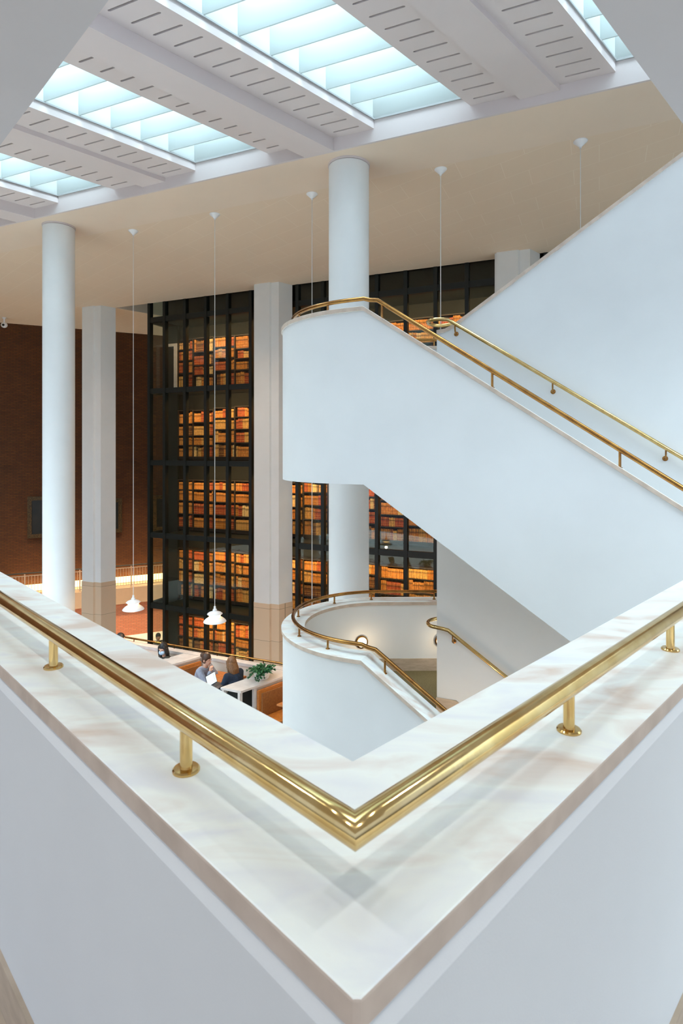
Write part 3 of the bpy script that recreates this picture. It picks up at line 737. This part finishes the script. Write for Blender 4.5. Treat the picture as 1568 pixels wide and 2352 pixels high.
# ================================================================== CAFÉ
CF = -5.6; CT = -4.65
b = MB(); b.prism([(-16, 1.0), (9, 1.0), (9, cafe_y(9)+0.3), (-16, cafe_y(-16)+0.3)], CF-0.35, CF)
tag(b.build('floor', m_trav), 'pale café floor on the level below', 'floor', kind='structure')
CO = Vector((0, 11.79))
cpar = thing('cafe_parapet', -3.4, cafe_y(-3.4), CF, 'pale stone café parapet with slim brass rail before the tower', 'parapet')
b = MB(); b.ob(CO, D, -17, 8, 0.02, 0.30, CF, CT-0.07); b.build('wall', m_soffit, cpar)
b = MB(); b.ob(CO, D, -17, 8, 0.0, 0.14, CT-0.07, CT); b.ob(CO, D, -17, 8, 0.14, 0.34, CT-0.11, CT-0.07); b.build('coping', m_top, cpar)
b = MB(); b.tube([tuple(CO+D*-17+N*0.24)+(CT+0.035,), tuple(CO+D*8+N*0.24)+(CT+0.035,)], 0.023, 14); h = b.build('handrail', m_oldbrass, cpar, smooth=SM)
for k in range(-12, 6):
    p = CO+D*(-1.97+1.22*k+0.0)+N*0.24; post(p.x, p.y, CT-0.07, CT+0.025, 0.011, 0.03, h, mt=m_oldbrass)
# partitions between booths: origin on the parapet line, s runs towards us along -DR
def partition(x0, lab, w_=0.43):
    o = Vector((x0, cafe_y(x0))); B = -DR; t = thing('booth_partition', o.x+B.x*0.6, o.y+B.y*0.6, CF, lab, 'booth partition', 'stone-topped booth partitions')
    P = lambda s, q: tuple(o+B*s+D*q)
    Q = lambda mb, s0, s1, q0, q1, z0, z1, m=0: mb.prism([P(s0, q0), P(s0, q1), P(s1, q1), P(s1, q0)], z0, z1, m)
    b = MB(); Q(b, 0.02, 1.36, -0.02, w_+0.02, CT-0.045, CT); b.build('stone_top', m_top, t, bevel=0.004)
    for s0, q0 in ((1.29, 0.0), (1.29, w_-0.06), (0.96, w_-0.05), (0.96, 0.0)):
        b = MB(); Q(b, s0, s0+0.06, q0, q0+0.05, CF, CT-0.045); b.build('post', m_top, t)
    b = MB(); Q(b, 0.0, 0.96, 0.03, w_-0.03, CF, CT-0.045); b.build('core', m_soffit, t)
    b = MB(); Q(b, 0.96, 1.27, 0.06, w_-0.07, CF, CT-0.05); b.build('dark_recess', m_dark, t)
    return o
def bench(x0, side, lab, w_=0.43):
    o = Vector((x0, cafe_y(x0))); B = -DR; q = (w_ if side > 0 else 0.0)
    P = lambda s, r: tuple(o+B*s+D*(q+side*r))
    t = thing('booth_bench', *P(0.5, 0.3), CF, lab, 'bench', 'oak booth benches')
    Q = lambda mb, s0, s1, r0, r1, z0, z1: mb.prism([P(s0, r0), P(s0, r1), P(s1, r1), P(s1, r0)], z0, z1)
    b = MB(); Q(b, 0.03, 0.97, 0.005, 0.05, CF+0.05, CT-0.10); b.build('backrest', m_wood, t, bevel=0.012)
    b = MB(); Q(b, 0.10, 0.90, 0.045, 0.075, CF+0.31, CT-0.17); b.build('back_cushion', m_leather, t, bevel=0.012)
    b = MB(); Q(b, 0.03, 0.97, 0.05, 0.50, CF+0.26, CF+0.31); b.build('seat', m_wood, t, bevel=0.01)
    b = MB(); Q(b, 0.06, 0.94, 0.06, 0.40, CF, CF+0.26); b.build('base', m_wood, t)
PX1, PX2, PX0 = -3.56, -1.39, -5.73
partition(PX1, 'stone-topped booth partition behind the woman in a mask')
partition(PX2, 'stone-topped booth partition carrying the leafy plant pot')
partition(PX0, 'stone-topped booth partition hidden furthest left by the parapet')
bench(PX1, 1, 'oak booth bench behind the woman in grey'); bench(PX2, -1, 'oak booth bench under the woman in navy')
bench(PX2, 1, 'empty oak booth bench right of the plant, beside the round landing'); bench(PX1, -1, 'oak booth bench under the woman in a mask'); bench(PX0, 1, 'oak booth bench under the person showing only dark hair')
def table(x0, lab):
    o = Vector((x0, cafe_y(x0))) + D*(0.43+0.97) - DR*0.62
    t = thing('cafe_table', o.x, o.y, CF, lab, 'table', 'oak booth tables')
    P = lambda s, r: tuple(o-DR*s+D*r)
    b = MB(); b.prism([P(-.5, -.36), P(-.5, .36), P(.52, .36), P(.52, -.36)], CF+0.70, CF+0.74); b.build('tabletop', m_wood, t, bevel=0.008)
    b = MB(); b.prism([P(-.3, -.05), P(-.3, .05), P(.3, .05), P(.3, -.05)], CF+0.02, CF+0.70); b.build('pedestal', m_green, t)
    b = MB(); b.prism([P(-.35, -.25), P(-.35, .25), P(.35, .25), P(.35, -.25)], CF, CF+0.02); b.build('base', m_green, t)
    return o
TBL = table(PX1, 'oak booth table with a laptop between two women')
table(PX2, 'oak booth table just showing beside the round landing wall'); table(PX0, 'oak booth table before the woman in a mask')
TT = CF+0.74
# laptop: screen faces +D (its user sits on that side)
lp = TBL+D*0.27-DR*(0.26)
m_lap = mat('dark_laptop_shell', (40, 46, 58), 0.4, 0.3, var=0.05)
m_key = mat('laptop_keys', (22, 25, 32), 0.6, var=0.1, scale=90)
def screen_mat():
    M = Mt('lit_laptop_screen'); t = M.N('ShaderNodeUVMap')
    M.b.inputs['Base Color'].default_value = (0.02, 0.02, 0.02, 1); M.b.inputs['Emission Color'].default_value = lin((226, 244, 244))+(1,); M.b.inputs['Emission Strength'].default_value = 0.95
    return M.m
m_screen = screen_mat(); m_ink = mat('screen_ink', (90, 110, 116), 0.6, var=0.05)
la = thing('laptop', lp.x, lp.y, TT, 'open laptop with white screen on the oak booth table', 'laptop', rz=0)
P3 = lambda r, s, z: (lp.x+D.x*r-DR.x*s, lp.y+D.y*r-DR.y*s, z)
Sx = Vector((D.y, -D.x))   # across the laptop (towards us)
P3 = lambda r, s, z: (lp.x+D.x*r+Sx.x*s, lp.y+D.y*r+Sx.y*s, z)
def hexa(mb, a, bq):  # two quads
    mb.add(a+bq, [[3, 2, 1, 0], [4, 5, 6, 7], [0, 1, 5, 4], [1, 2, 6, 5], [2, 3, 7, 6], [3, 0, 4, 7]])
b = MB(); hexa(b, [P3(0, -.16, TT+.001), P3(.22, -.16, TT+.001), P3(.22, .16, TT+.001), P3(0, .16, TT+.001)], [P3(0, -.16, TT+.016), P3(.22, -.16, TT+.016), P3(.22, .16, TT+.016), P3(0, .16, TT+.016)]); b.build('keyboard_base', m_lap, la)
b = MB(); hexa(b, [P3(.03, -.14, TT+.016), P3(.13, -.14, TT+.016), P3(.13, .14, TT+.016), P3(.03, .14, TT+.016)], [P3(.03, -.14, TT+.018), P3(.13, -.14, TT+.018), P3(.13, .14, TT+.018), P3(.03, .14, TT+.018)]); b.build('keyboard', m_key, la)
ca, sa = math.cos(1.87), math.sin(1.87)
L3 = lambda h, s, d_: P3(h*ca+d_*sa, s, TT+.012+h*sa-d_*ca)
b = MB(); hexa(b, [L3(0, -.16, -.008), L3(.225, -.16, -.008), L3(.225, .16, -.008), L3(0, .16, -.008)], [L3(0, -.16, 0), L3(.225, -.16, 0), L3(.225, .16, 0), L3(0, .16, 0)]); b.build('lid', m_lap, la)
b = MB(); hexa(b, [L3(.016, -.15, 0), L3(.215, -.15, 0), L3(.215, .15, 0), L3(.016, .15, 0)], [L3(.016, -.15, .002), L3(.215, -.15, .002), L3(.215, .15, .002), L3(.016, .15, .002)]); b.build('screen', m_screen, la)
b = MB()
for i, h in enumerate((.18, .155, .13, .105, .08)):
    hexa(b, [L3(h, -.10, .002), L3(h+.006, -.10, .002), L3(h+.006, -.085, .002), L3(h, -.085, .002)], [L3(h, -.10, .003), L3(h+.006, -.10, .003), L3(h+.006, -.085, .003), L3(h, -.085, .003)])
b.build('screen_text', m_ink, la)
# cups and glass
m_cup = mat('white_cup', (232, 228, 224), 0.3, var=0.03); m_coffee = mat('coffee', (70, 44, 26), 0.3, var=0.1)
def cup(p, lab):
    t = thing('cup', p.x, p.y, TT, lab, 'cup', 'white cups on the booth table')
    b = MB(); b.lathe((p.x, p.y, TT), [(0.03, 0.001), (0.036, 0.05), (0.042, 0.085), (0.038, 0.085), (0.033, 0.05), (0.0, 0.012)], 20); b.build('body', m_cup, t, smooth=SM)
    b = MB(); b.lathe((p.x, p.y, TT), [(0.0, 0.07), (0.038, 0.07)], 20); b.build('coffee', m_coffee, t)
cup(TBL-D*0.20-DR*0.10, 'white cup on the table by the grey sleeve'); cup(TBL-D*0.14+DR*0.16, 'white cup further back on the booth table')
vp = TBL+D*0.05+DR*0.34
t = thing('bud_vase', vp.x, vp.y, TT, 'small glass vase with green sprig between the two women', 'vase')
b = MB(); b.lathe((vp.x, vp.y, TT), [(0.03, 0.001), (0.035, 0.07), (0.02, 0.12), (0.024, 0.15), (0.02, 0.15), (0.016, 0.12), (0.03, 0.07), (0.0, 0.01)], 18); b.build('glass_body', m_glass, t, smooth=SM)
b = MB(); b.tube([(vp.x, vp.y, TT+.02), (vp.x+.005, vp.y, TT+.2)], 0.003, 6)
for i in range(9):
    A = i*2.4; r = .02+.015*(i % 3); z = TT+.14+.012*i
    b.ell((vp.x+math.cos(A)*r, vp.y+math.sin(A)*r, z), (.018, .012, .006), seg=8, rings=5, rot=Matrix.Rotation(A, 3, 'Z') @ Matrix.Rotation(0.5, 3, 'Y'))
b.build('sprig', m_leaf, t, smooth=3)

# potted ivy
pp = Vector((PX2, cafe_y(PX2)))-DR*0.62+D*0.24
t = thing('potted_ivy', pp.x, pp.y, CT, 'trailing green ivy in a white pot on the booth partition', 'plant')
b = MB(); b.lathe((pp.x, pp.y, CT), [(0.10, 0.0), (0.135, 0.03), (0.155, 0.10), (0.15, 0.165), (0.138, 0.165), (0.14, 0.12), (0.0, 0.12)], 36); b.build('pot', m_pot, t, smooth=SM)
b = MB(); b.lathe((pp.x, pp.y, CT), [(0.0, 0.15), (0.139, 0.145)], 24); b.build('soil', m_soil, t)
b = MB(); st = MB(); rn = random.Random(5)
def leaf(p, d, s, roll):
    d = d.normalized(); sd = d.cross(Vector((0, 0, 1))); sd = sd.normalized() if sd.length > 0.01 else Vector((1, 0, 0)); nn = sd.cross(d)
    sd = sd*math.cos(roll)+nn*math.sin(roll); nn = sd.cross(d)
    pts = [p, p+d*s*.25+sd*s*.42+nn*s*.05, p+d*s*.6+sd*s*.28+nn*s*.08, p+d*s+nn*(-s*.1), p+d*s*.6-sd*s*.28+nn*s*.08, p+d*s*.25-sd*s*.42+nn*s*.05, p+d*s*.5+nn*s*.02]
    th = nn*s*0.03
    b.add([q for q in pts]+[q-th for q in pts], [[0, 1, 6], [1, 2, 6], [2, 3, 6], [3, 4, 6], [4, 5, 6], [5, 0, 6], [7, 13, 8], [8, 13, 9], [9, 13, 10], [10, 13, 11], [11, 13, 12], [12, 13, 7]])
for v in range(62):
    A = rn.uniform(0, 6.28); r = rn.uniform(0.02, 0.11); trailing = v % 3 == 0
    p = Vector((pp.x+math.cos(A)*r, pp.y+math.sin(A)*r, CT+0.15)); vel = Vector((math.cos(A)*.6, math.sin(A)*.6, rn.uniform(.6, 1.4))).normalized(); path = [p.copy()]
    for s_ in range(rn.choice((4, 5, 7)) if not trailing else 10):
        p = p+vel*0.028; vel = (vel+Vector((math.cos(A)*.2, math.sin(A)*.2, -.30 if trailing else -.16))).normalized()
        dist = (Vector((p.x, p.y))-pp).length
        if p.z < CT+0.012: p.z = CT+0.012
        path.append(p.copy())
        if dist > 0.05 or p.z > CT+0.2:
            for q in range(2): leaf(p.copy(), Vector((math.cos(A)*.7+rn.uniform(-.8, .8), math.sin(A)*.7+rn.uniform(-.8, .8), rn.uniform(-.6, .5))), rn.uniform(.035, .058), rn.uniform(-.7, .7))
    st.tube([tuple(q) for q in path], 0.0025, 5)
b.build('ivy_leaves', m_leaf, t); st.build('stems', m_leaf, t)

# ================================================================== PEOPLE
m_skin = mat('skin', (216, 166, 138), 0.5, rgb2=(206, 152, 126), scale=14)
m_eye = mat('dark_eye', (30, 22, 18), 0.3, var=0.1); m_lip = mat('lips', (176, 96, 88), 0.5, var=0.1)
m_mask = mat('pale_blue_mask', (186, 210, 232), 0.8, rgb2=(172, 198, 224), scale=60)
m_shoe = mat('dark_shoes', (36, 34, 34), 0.5, var=0.1)
m_jean = mat('dark_trousers', (44, 50, 66), 0.85, rgb2=(36, 42, 56), scale=50)
def person(x, y, zf, heading, label, coat, coat2, hair, hair2, style, lean=0.10, headturn=0.0, nod=0.0, arms='table', mask=False, seated=True, group='people in the hall', hip=0.34):
    """heading: plan angle the body faces; built facing +y then turned"""
    t = thing('person', x, y, zf, label, 'person', group, rz=heading-math.pi/2)
    hz = hip if seated else 0.95
    up = Vector((0, lean, 0)); pel = Vector((0, 0.02, hz+0.03)); wst = Vector((0, 0.03+lean*.3, hz+0.20)); che = Vector((0, lean*.75, hz+0.40)); nek = Vector((0, lean, hz+0.555))
    hc = Vector((0, lean+0.05, hz+0.705))
    HR = Matrix.Rotation(headturn, 3, 'Z') @ Matrix.Rotation(-nod, 3, 'X')
    hp = lambda v: hc+HR @ Vector(v)
    sh = [Vector((s*.165, lean*.95, hz+0.50)) for s in (-1, 1)]
    if arms == 'chin':   # right hand raised to chin, left lying on table
        el = [Vector((-.23, lean+.16, hz+.27)), Vector((.22, lean+.20, hz+.27))]; wr = [Vector((.02, lean+.33, hz+.28)), Vector((.10, lean+.19, hz+.50))]
    elif arms == 'type':
        el = [Vector((-.24, lean+.06, hz+.25)), Vector((.24, lean+.06, hz+.25))]; wr = [Vector((-.10, lean+.30, hz+.275)), Vector((.11, lean+.30, hz+.275))]
    else:
        el = [Vector((-.23, lean+.05, hz+.24)), Vector((.23, lean+.05, hz+.24))]; wr = [Vector((-.08, lean+.26, hz+.27)), Vector((.08, lean+.26, hz+.27))]
    if seated: kn = [Vector((s*.10, .44, hz)) for s in (-1, 1)]; an = [Vector((s*.11, .42, .09)) for s in (-1, 1)]
    else: kn = [Vector((s*.09, .03, .5)) for s in (-1, 1)]; an = [Vector((s*.09, 0, .09)) for s in (-1, 1)]
    hip = [Vector((s*.09, .02, hz)) for s in (-1, 1)]
    b = MB()
    b.cap(pel, wst, .115, .10); b.cap(wst, che, .10, .115); b.cap(che, nek-Vector((0, 0, .07)), .11, .06); b.cap(nek-Vector((0, 0, .06)), hc-Vector((0, .01, .06)), .052, .05)
    for i in (0, 1):
        b.cap(nek-Vector((0, 0, .08)), sh[i], .06, .052); b.cap(sh[i], el[i], .046, .036); b.cap(el[i], wr[i], .036, .025)
        b.cap(hip[i], kn[i], .085, .055); b.cap(kn[i], an[i], .055, .036); b.cap(an[i]-Vector((0, .04, .05)), an[i]+Vector((0, .13, -.06)), .03, .026)
        # hand: palm, four unequal fingers, thumb
        d = (wr[i]-el[i]).normalized(); sd = d.cross(Vector((0, 0, 1))).normalized(); dn = sd.cross(d)*-1
        pm = wr[i]+d*.075; b.cap(wr[i]+d*.01, pm, .024, .03)
        for j, (o_, L_) in enumerate(((-.027, .062), (-.009, .075), (.009, .070), (.027, .055))):
            k0 = pm+sd*o_; k1 = k0+(d*.85+dn*.35).normalized()*L_*.6; k2 = k1+(d*.4+dn*.8).normalized()*L_*.5
            b.cap(k0, k1, .0095, .0085, seg=8); b.cap(k1, k2, .0085, .007, seg=8)
        ts = -1 if i else 1
        b.cap(wr[i]+d*.03+sd*(.02*ts*-1), wr[i]+d*.065+sd*(.05*ts*-1)+dn*.01, .011, .009, seg=8)
    b.ell(hc+HR @ Vector((0, -.012, .012)), (.076, .094, .108), rot=HR, seg=24, rings=16)
    b.ell(hp((0, .03, -.045)), (.056, .062, .07), rot=HR)                 # jaw
    b.ell(hp((0, .062, -.092)), (.026, .022, .02), rot=HR)                # chin
    b.cap(hp((0, .078, .012)), hp((0, .099, -.022)), .009, .013, seg=8)   # nose
    b.ell(hp((-.035, .074, .018)), (.02, .012, .008), rot=HR); b.ell(hp((.035, .074, .018)), (.02, .012, .008), rot=HR)
    b.ell(hp((0, .082, -.055)), (.022, .01, .009), rot=HR)                # mouth
    for s in (-1, 1): b.ell(hp((s*.077, -.005, -.012)), (.010, .02, .03), rot=HR)
    t.scale = (1.06, 1.06, 1.06)
    body = b.build('body', m_skin, t, smooth=3, local=True)
    rm = body.modifiers.new('skin', 'REMESH'); rm.mode = 'VOXEL'; rm.voxel_size = 0.008; rm.use_smooth_shade = True
    b = MB()
    for s in (-1, 1): b.ell(hp((s*.033, .083, .004)), (.012, .006, .006), rot=HR, seg=8, rings=6)
    b.build('eyes', m_eye, t, smooth=3, local=True)
    if mask:
        b = MB(); b.ell(hp((0, .045, -.058)), (.066, .068, .056), rot=HR, seg=24, rings=14)
        for s in (-1, 1):
            b.cap(hp((s*.055, .06, -.03)), hp((s*.082, -.01, .0)), .0025, .0025, seg=6); b.cap(hp((s*.055, .05, -.085)), hp((s*.082, -.01, -.03)), .0025, .0025, seg=6)
        b.build('face_mask', m_mask, t, smooth=3, local=True)
    else:
        b = MB(); b.ell(hp((0, .090, -.055)), (.020, .005, .006), rot=HR, seg=8, rings=6); b.build('lips', m_lip, t, smooth=3, local=True)
    # clothes
    mc = mat('coat_cloth', coat, 0.9, rgb2=coat2, scale=16, bump=0.4, bscale=45)
    b = MB(); b.cap(pel+Vector((0, -.01, 0)), wst, .155, .145); b.cap(wst, che, .148, .155); b.cap(che, nek-Vector((0, 0, .085)), .15, .085)
    for i in (0, 1):
        s = (-1, 1)[i]; b.cap(wst+Vector((s*.05, 0, 0)), che+Vector((s*.06, 0, 0)), .115, .115)
        b.cap(nek-Vector((0, 0, .09)), sh[i], .085, .078); b.cap(che+Vector((s*.05, 0, .03)), sh[i], .11, .078); b.cap(sh[i], el[i], .074, .062); b.cap(el[i], wr[i]-(wr[i]-el[i]).normalized()*.01, .06, .042)
        f = (wr[i]-el[i]).normalized(); b.tube([wr[i]-f*.035, wr[i]-f*.005], .046, 12)
        for j in range(3):   # folds round the sleeve
            q = sh[i].lerp(el[i], .35+.25*j); b.ell(q, (.075-.004*j, .075-.004*j, .018), seg=10, rings=6, rot=Matrix.Rotation(.5*s, 3, 'Y'))
    b.tube([nek+Vector((.075*math.cos(a), .065*math.sin(a)-.005, -.055+.012*math.sin(a))) for a in [2*math.pi*q/14 for q in range(15)]], .02, 8)
    jk = b.build('jacket', mc, t, smooth=3, local=True); rm = jk.modifiers.new('cloth', 'REMESH'); rm.mode = 'VOXEL'; rm.voxel_size = 0.011; rm.use_smooth_shade = True
    b = MB()
    for i in (0, 1): b.cap(pel, hip[i], .125, .105); b.cap(hip[i], kn[i], .10, .072); b.cap(kn[i], an[i]+Vector((0, 0, .03)), .07, .055)
    tr_ = b.build('trousers', m_jean, t, smooth=3, local=True); rm = tr_.modifiers.new('cloth', 'REMESH'); rm.mode = 'VOXEL'; rm.voxel_size = 0.014; rm.use_smooth_shade = True
    for i in (0, 1):
        b = MB(); b.cap(an[i]+Vector((0, -.04, -.045)), an[i]+Vector((0, .15, -.055)), .042, .034); b.build('shoe', m_shoe, t, smooth=3, local=True)
    # hair
    mh = mat('hair', hair, 0.45, rgb2=hair2, scale=26, stretch=(6, 6, 0.6), bump=0.5, bscale=60)
    b = MB(); b.ell(hp((0, -.018, .040)), (.088, .098, .102), rot=HR, seg=24, rings=16)
    if style == 'bun':
        b.ell(hp((0, -.118, .06)), (.048, .048, .048), rot=HR); b.ell(hp((0, -.03, -.02)), (.083, .085, .07), rot=HR)
        for s in (-1, 1): b.cap(hp((s*.078, .02, .03)), hp((s*.083, .02, -.05)), .009, .005, seg=8)
    elif style == 'long':
        for k in range(15):
            a = math.pi*(1.0+k/14.0); r0 = .078
            p0 = hp((math.cos(a)*.080, math.sin(a)*.075-.005, .01)); p1 = hp((math.cos(a)*.088, math.sin(a)*.085-.02, -.12)); p2 = Vector((p1.x*1.05, p1.y-.02, p1.z-.14-.02*(k % 3)))
            b.cap(p0, p1, .026, .025, seg=8); b.cap(p1, p2, .025, .014, seg=8)
        for s in (-1, 1):
            p0 = hp((s*.070, .045, .06)); p1 = hp((s*.090, .035, -.06)); p2 = hp((s*.095, .03, -.20)); b.cap(p0, p1, .02, .02, seg=8); b.cap(p1, p2, .02, .012, seg=8)
    else:
        b.ell(hp((0, -.04, -.03)), (.08, .075, .075), rot=HR)
    hh = b.build('hair', mh, t, smooth=3, local=True); rm = hh.modifiers.new('locks', 'REMESH'); rm.mode = 'VOXEL'; rm.voxel_size = 0.007; rm.use_smooth_shade = True
    return t
aD = math.atan2(D.y, D.x)
ob_ = Vector((PX1, cafe_y(PX1)))
g = ob_+D*(0.43+0.46)-DR*0.54
person(g.x, g.y, CF, aD+0.05, 'person in grey jacket with hair tied up, hand at chin across the table', (150, 152, 164), (132, 134, 148), (78, 50, 32), (54, 34, 22), 'bun', lean=0.20, headturn=-0.1, nod=0.1, arms='chin')
n_ = Vector((PX2, cafe_y(PX2)))-D*0.31-DR*0.58
person(n_.x, n_.y, CF, aD+math.pi-0.25, 'person with long light brown hair in navy jumper using the laptop', (34, 44, 62), (26, 35, 50), (146, 98, 56), (92, 58, 30), 'long', lean=0.22, headturn=0.05, nod=0.28, arms='type')
k_ = ob_-D*0.19-DR*0.26
person(k_.x, k_.y, CF, aD+math.pi+0.95, 'person with long black hair in pale blue mask and dark coat', (58, 54, 46), (44, 40, 34), (22, 18, 18), (12, 10, 10), 'long', lean=0.06, headturn=0.70, nod=0.15, mask=True)
h_ = Vector((PX0, cafe_y(PX0)))+D*(0.43-0.02+0.10)-DR*0.02+D*-0.14
person(h_.x, h_.y, CF, aD, 'person of whom only dark hair shows above the parapet at left', (70, 62, 58), (56, 50, 46), (30, 24, 22), (20, 16, 14), 'short', lean=0.05, hip=0.27)
person(-6.75, 21.55, -8.0+0.02, -1.2, 'person with short dark hair seated beyond the tower corner', (120, 112, 100), (104, 98, 88), (34, 34, 30), (22, 22, 20), 'short', lean=0.06)
# chair for the far person
t = thing('chair', -6.75, 21.55, -8.0, 'plain chair under the far seated person by the tower corner', 'chair')
b = MB(); b.ob((-6.75, 21.55), (1, 0), -.22, .22, -.2, .24, -7.74, -7.70); b.build('seat', m_wood, t)
for s in (-1, 1):
    for q in (-.18, .22):
        b = MB(); b.ob((-6.75, 21.55), (1, 0), s*.2-.015, s*.2+.015, q-.015, q+.015, -8.0, -7.74); b.build('leg', m_green, t)

# warm lights: uplight of the strip on the brick, added fills under the hall soffit
c = Vector(bo)+bd*(-9)-bn*0.22
l = area('strip_glow', (c.x, c.y, -5.6+E), 21, 60, (1.0, 0.66, 0.30), None, 0.10)
dirv = Vector((bn.x*0.55, bn.y*0.55, 0.83)); zax = -dirv.normalized(); xax = Vector((bd.x, bd.y, 0)); yax = zax.cross(xax).normalized()
l.matrix_world = Matrix((xax, yax, zax)).transposed().to_4x4(); l.location = (c.x, c.y, -5.6+E)
def aim(l, d, along):
    zax = -Vector(d).normalized(); xax = Vector(along); yax = zax.cross(xax).normalized(); xax = yax.cross(zax); loc = l.location.copy()
    l.matrix_world = Matrix((xax, yax, zax)).transposed().to_4x4(); l.location = loc
# added fill lights without fixtures: over the café, and washing the low brick wall
p = Vector((-3.5, 15.0-M_*-3.5*0)); p = GO*0+Vector((-3.0, 14.6+1.32))
l = area('hall_warm_fill', (p.x, p.y, 5.17+E), 14, 130, (1.0, 0.70, 0.44), None, 0.35); aim(l, (0, 0, -1), (D.x, D.y, 0)); l.data.spread = math.radians(105)
p = Vector(bo)+bd*(-10)-bn*3.4
l = area('brick_wash_fill', (p.x, p.y, 5.17+E), 10, 260, (1.0, 0.72, 0.46), None, 0.3); aim(l, (bn.x*0.16, bn.y*0.16, -1), (bd.x, bd.y, 0)); l.data.spread = math.radians(35)
# small downlights recessed in the slab soffit over the balcony (their glints run along the brass rail)
for k, q in enumerate([O_+DL*t_-Vector((0, 0.62)) for t_ in (0.5, 1.6, 2.7, 3.8)]+[O_+DR*t_-Vector((0, 0.62)) for t_ in (0.5, 1.6, 2.7)]):
    t = thing('downlight', q.x, q.y, 1.645, 'small round downlight recessed in the slab soffit over the balcony', 'downlight', 'balcony soffit downlights')
    b = MB(); b.lathe((q.x, q.y, 0), [(0.085, 1.645), (0.085, 1.638), (0.07, 1.634), (0.068, 1.645)], 24); b.build('bezel', m_lampw, t, smooth=SM)
    l = area('balcony_downlight', (q.x, q.y, 1.632+E), 0.14, 4.2, (0.93, 0.99, 1.0), None); l.data.shape = 'DISK'
print('books', n_ind, 'bulk', len(bulk_f)//8)
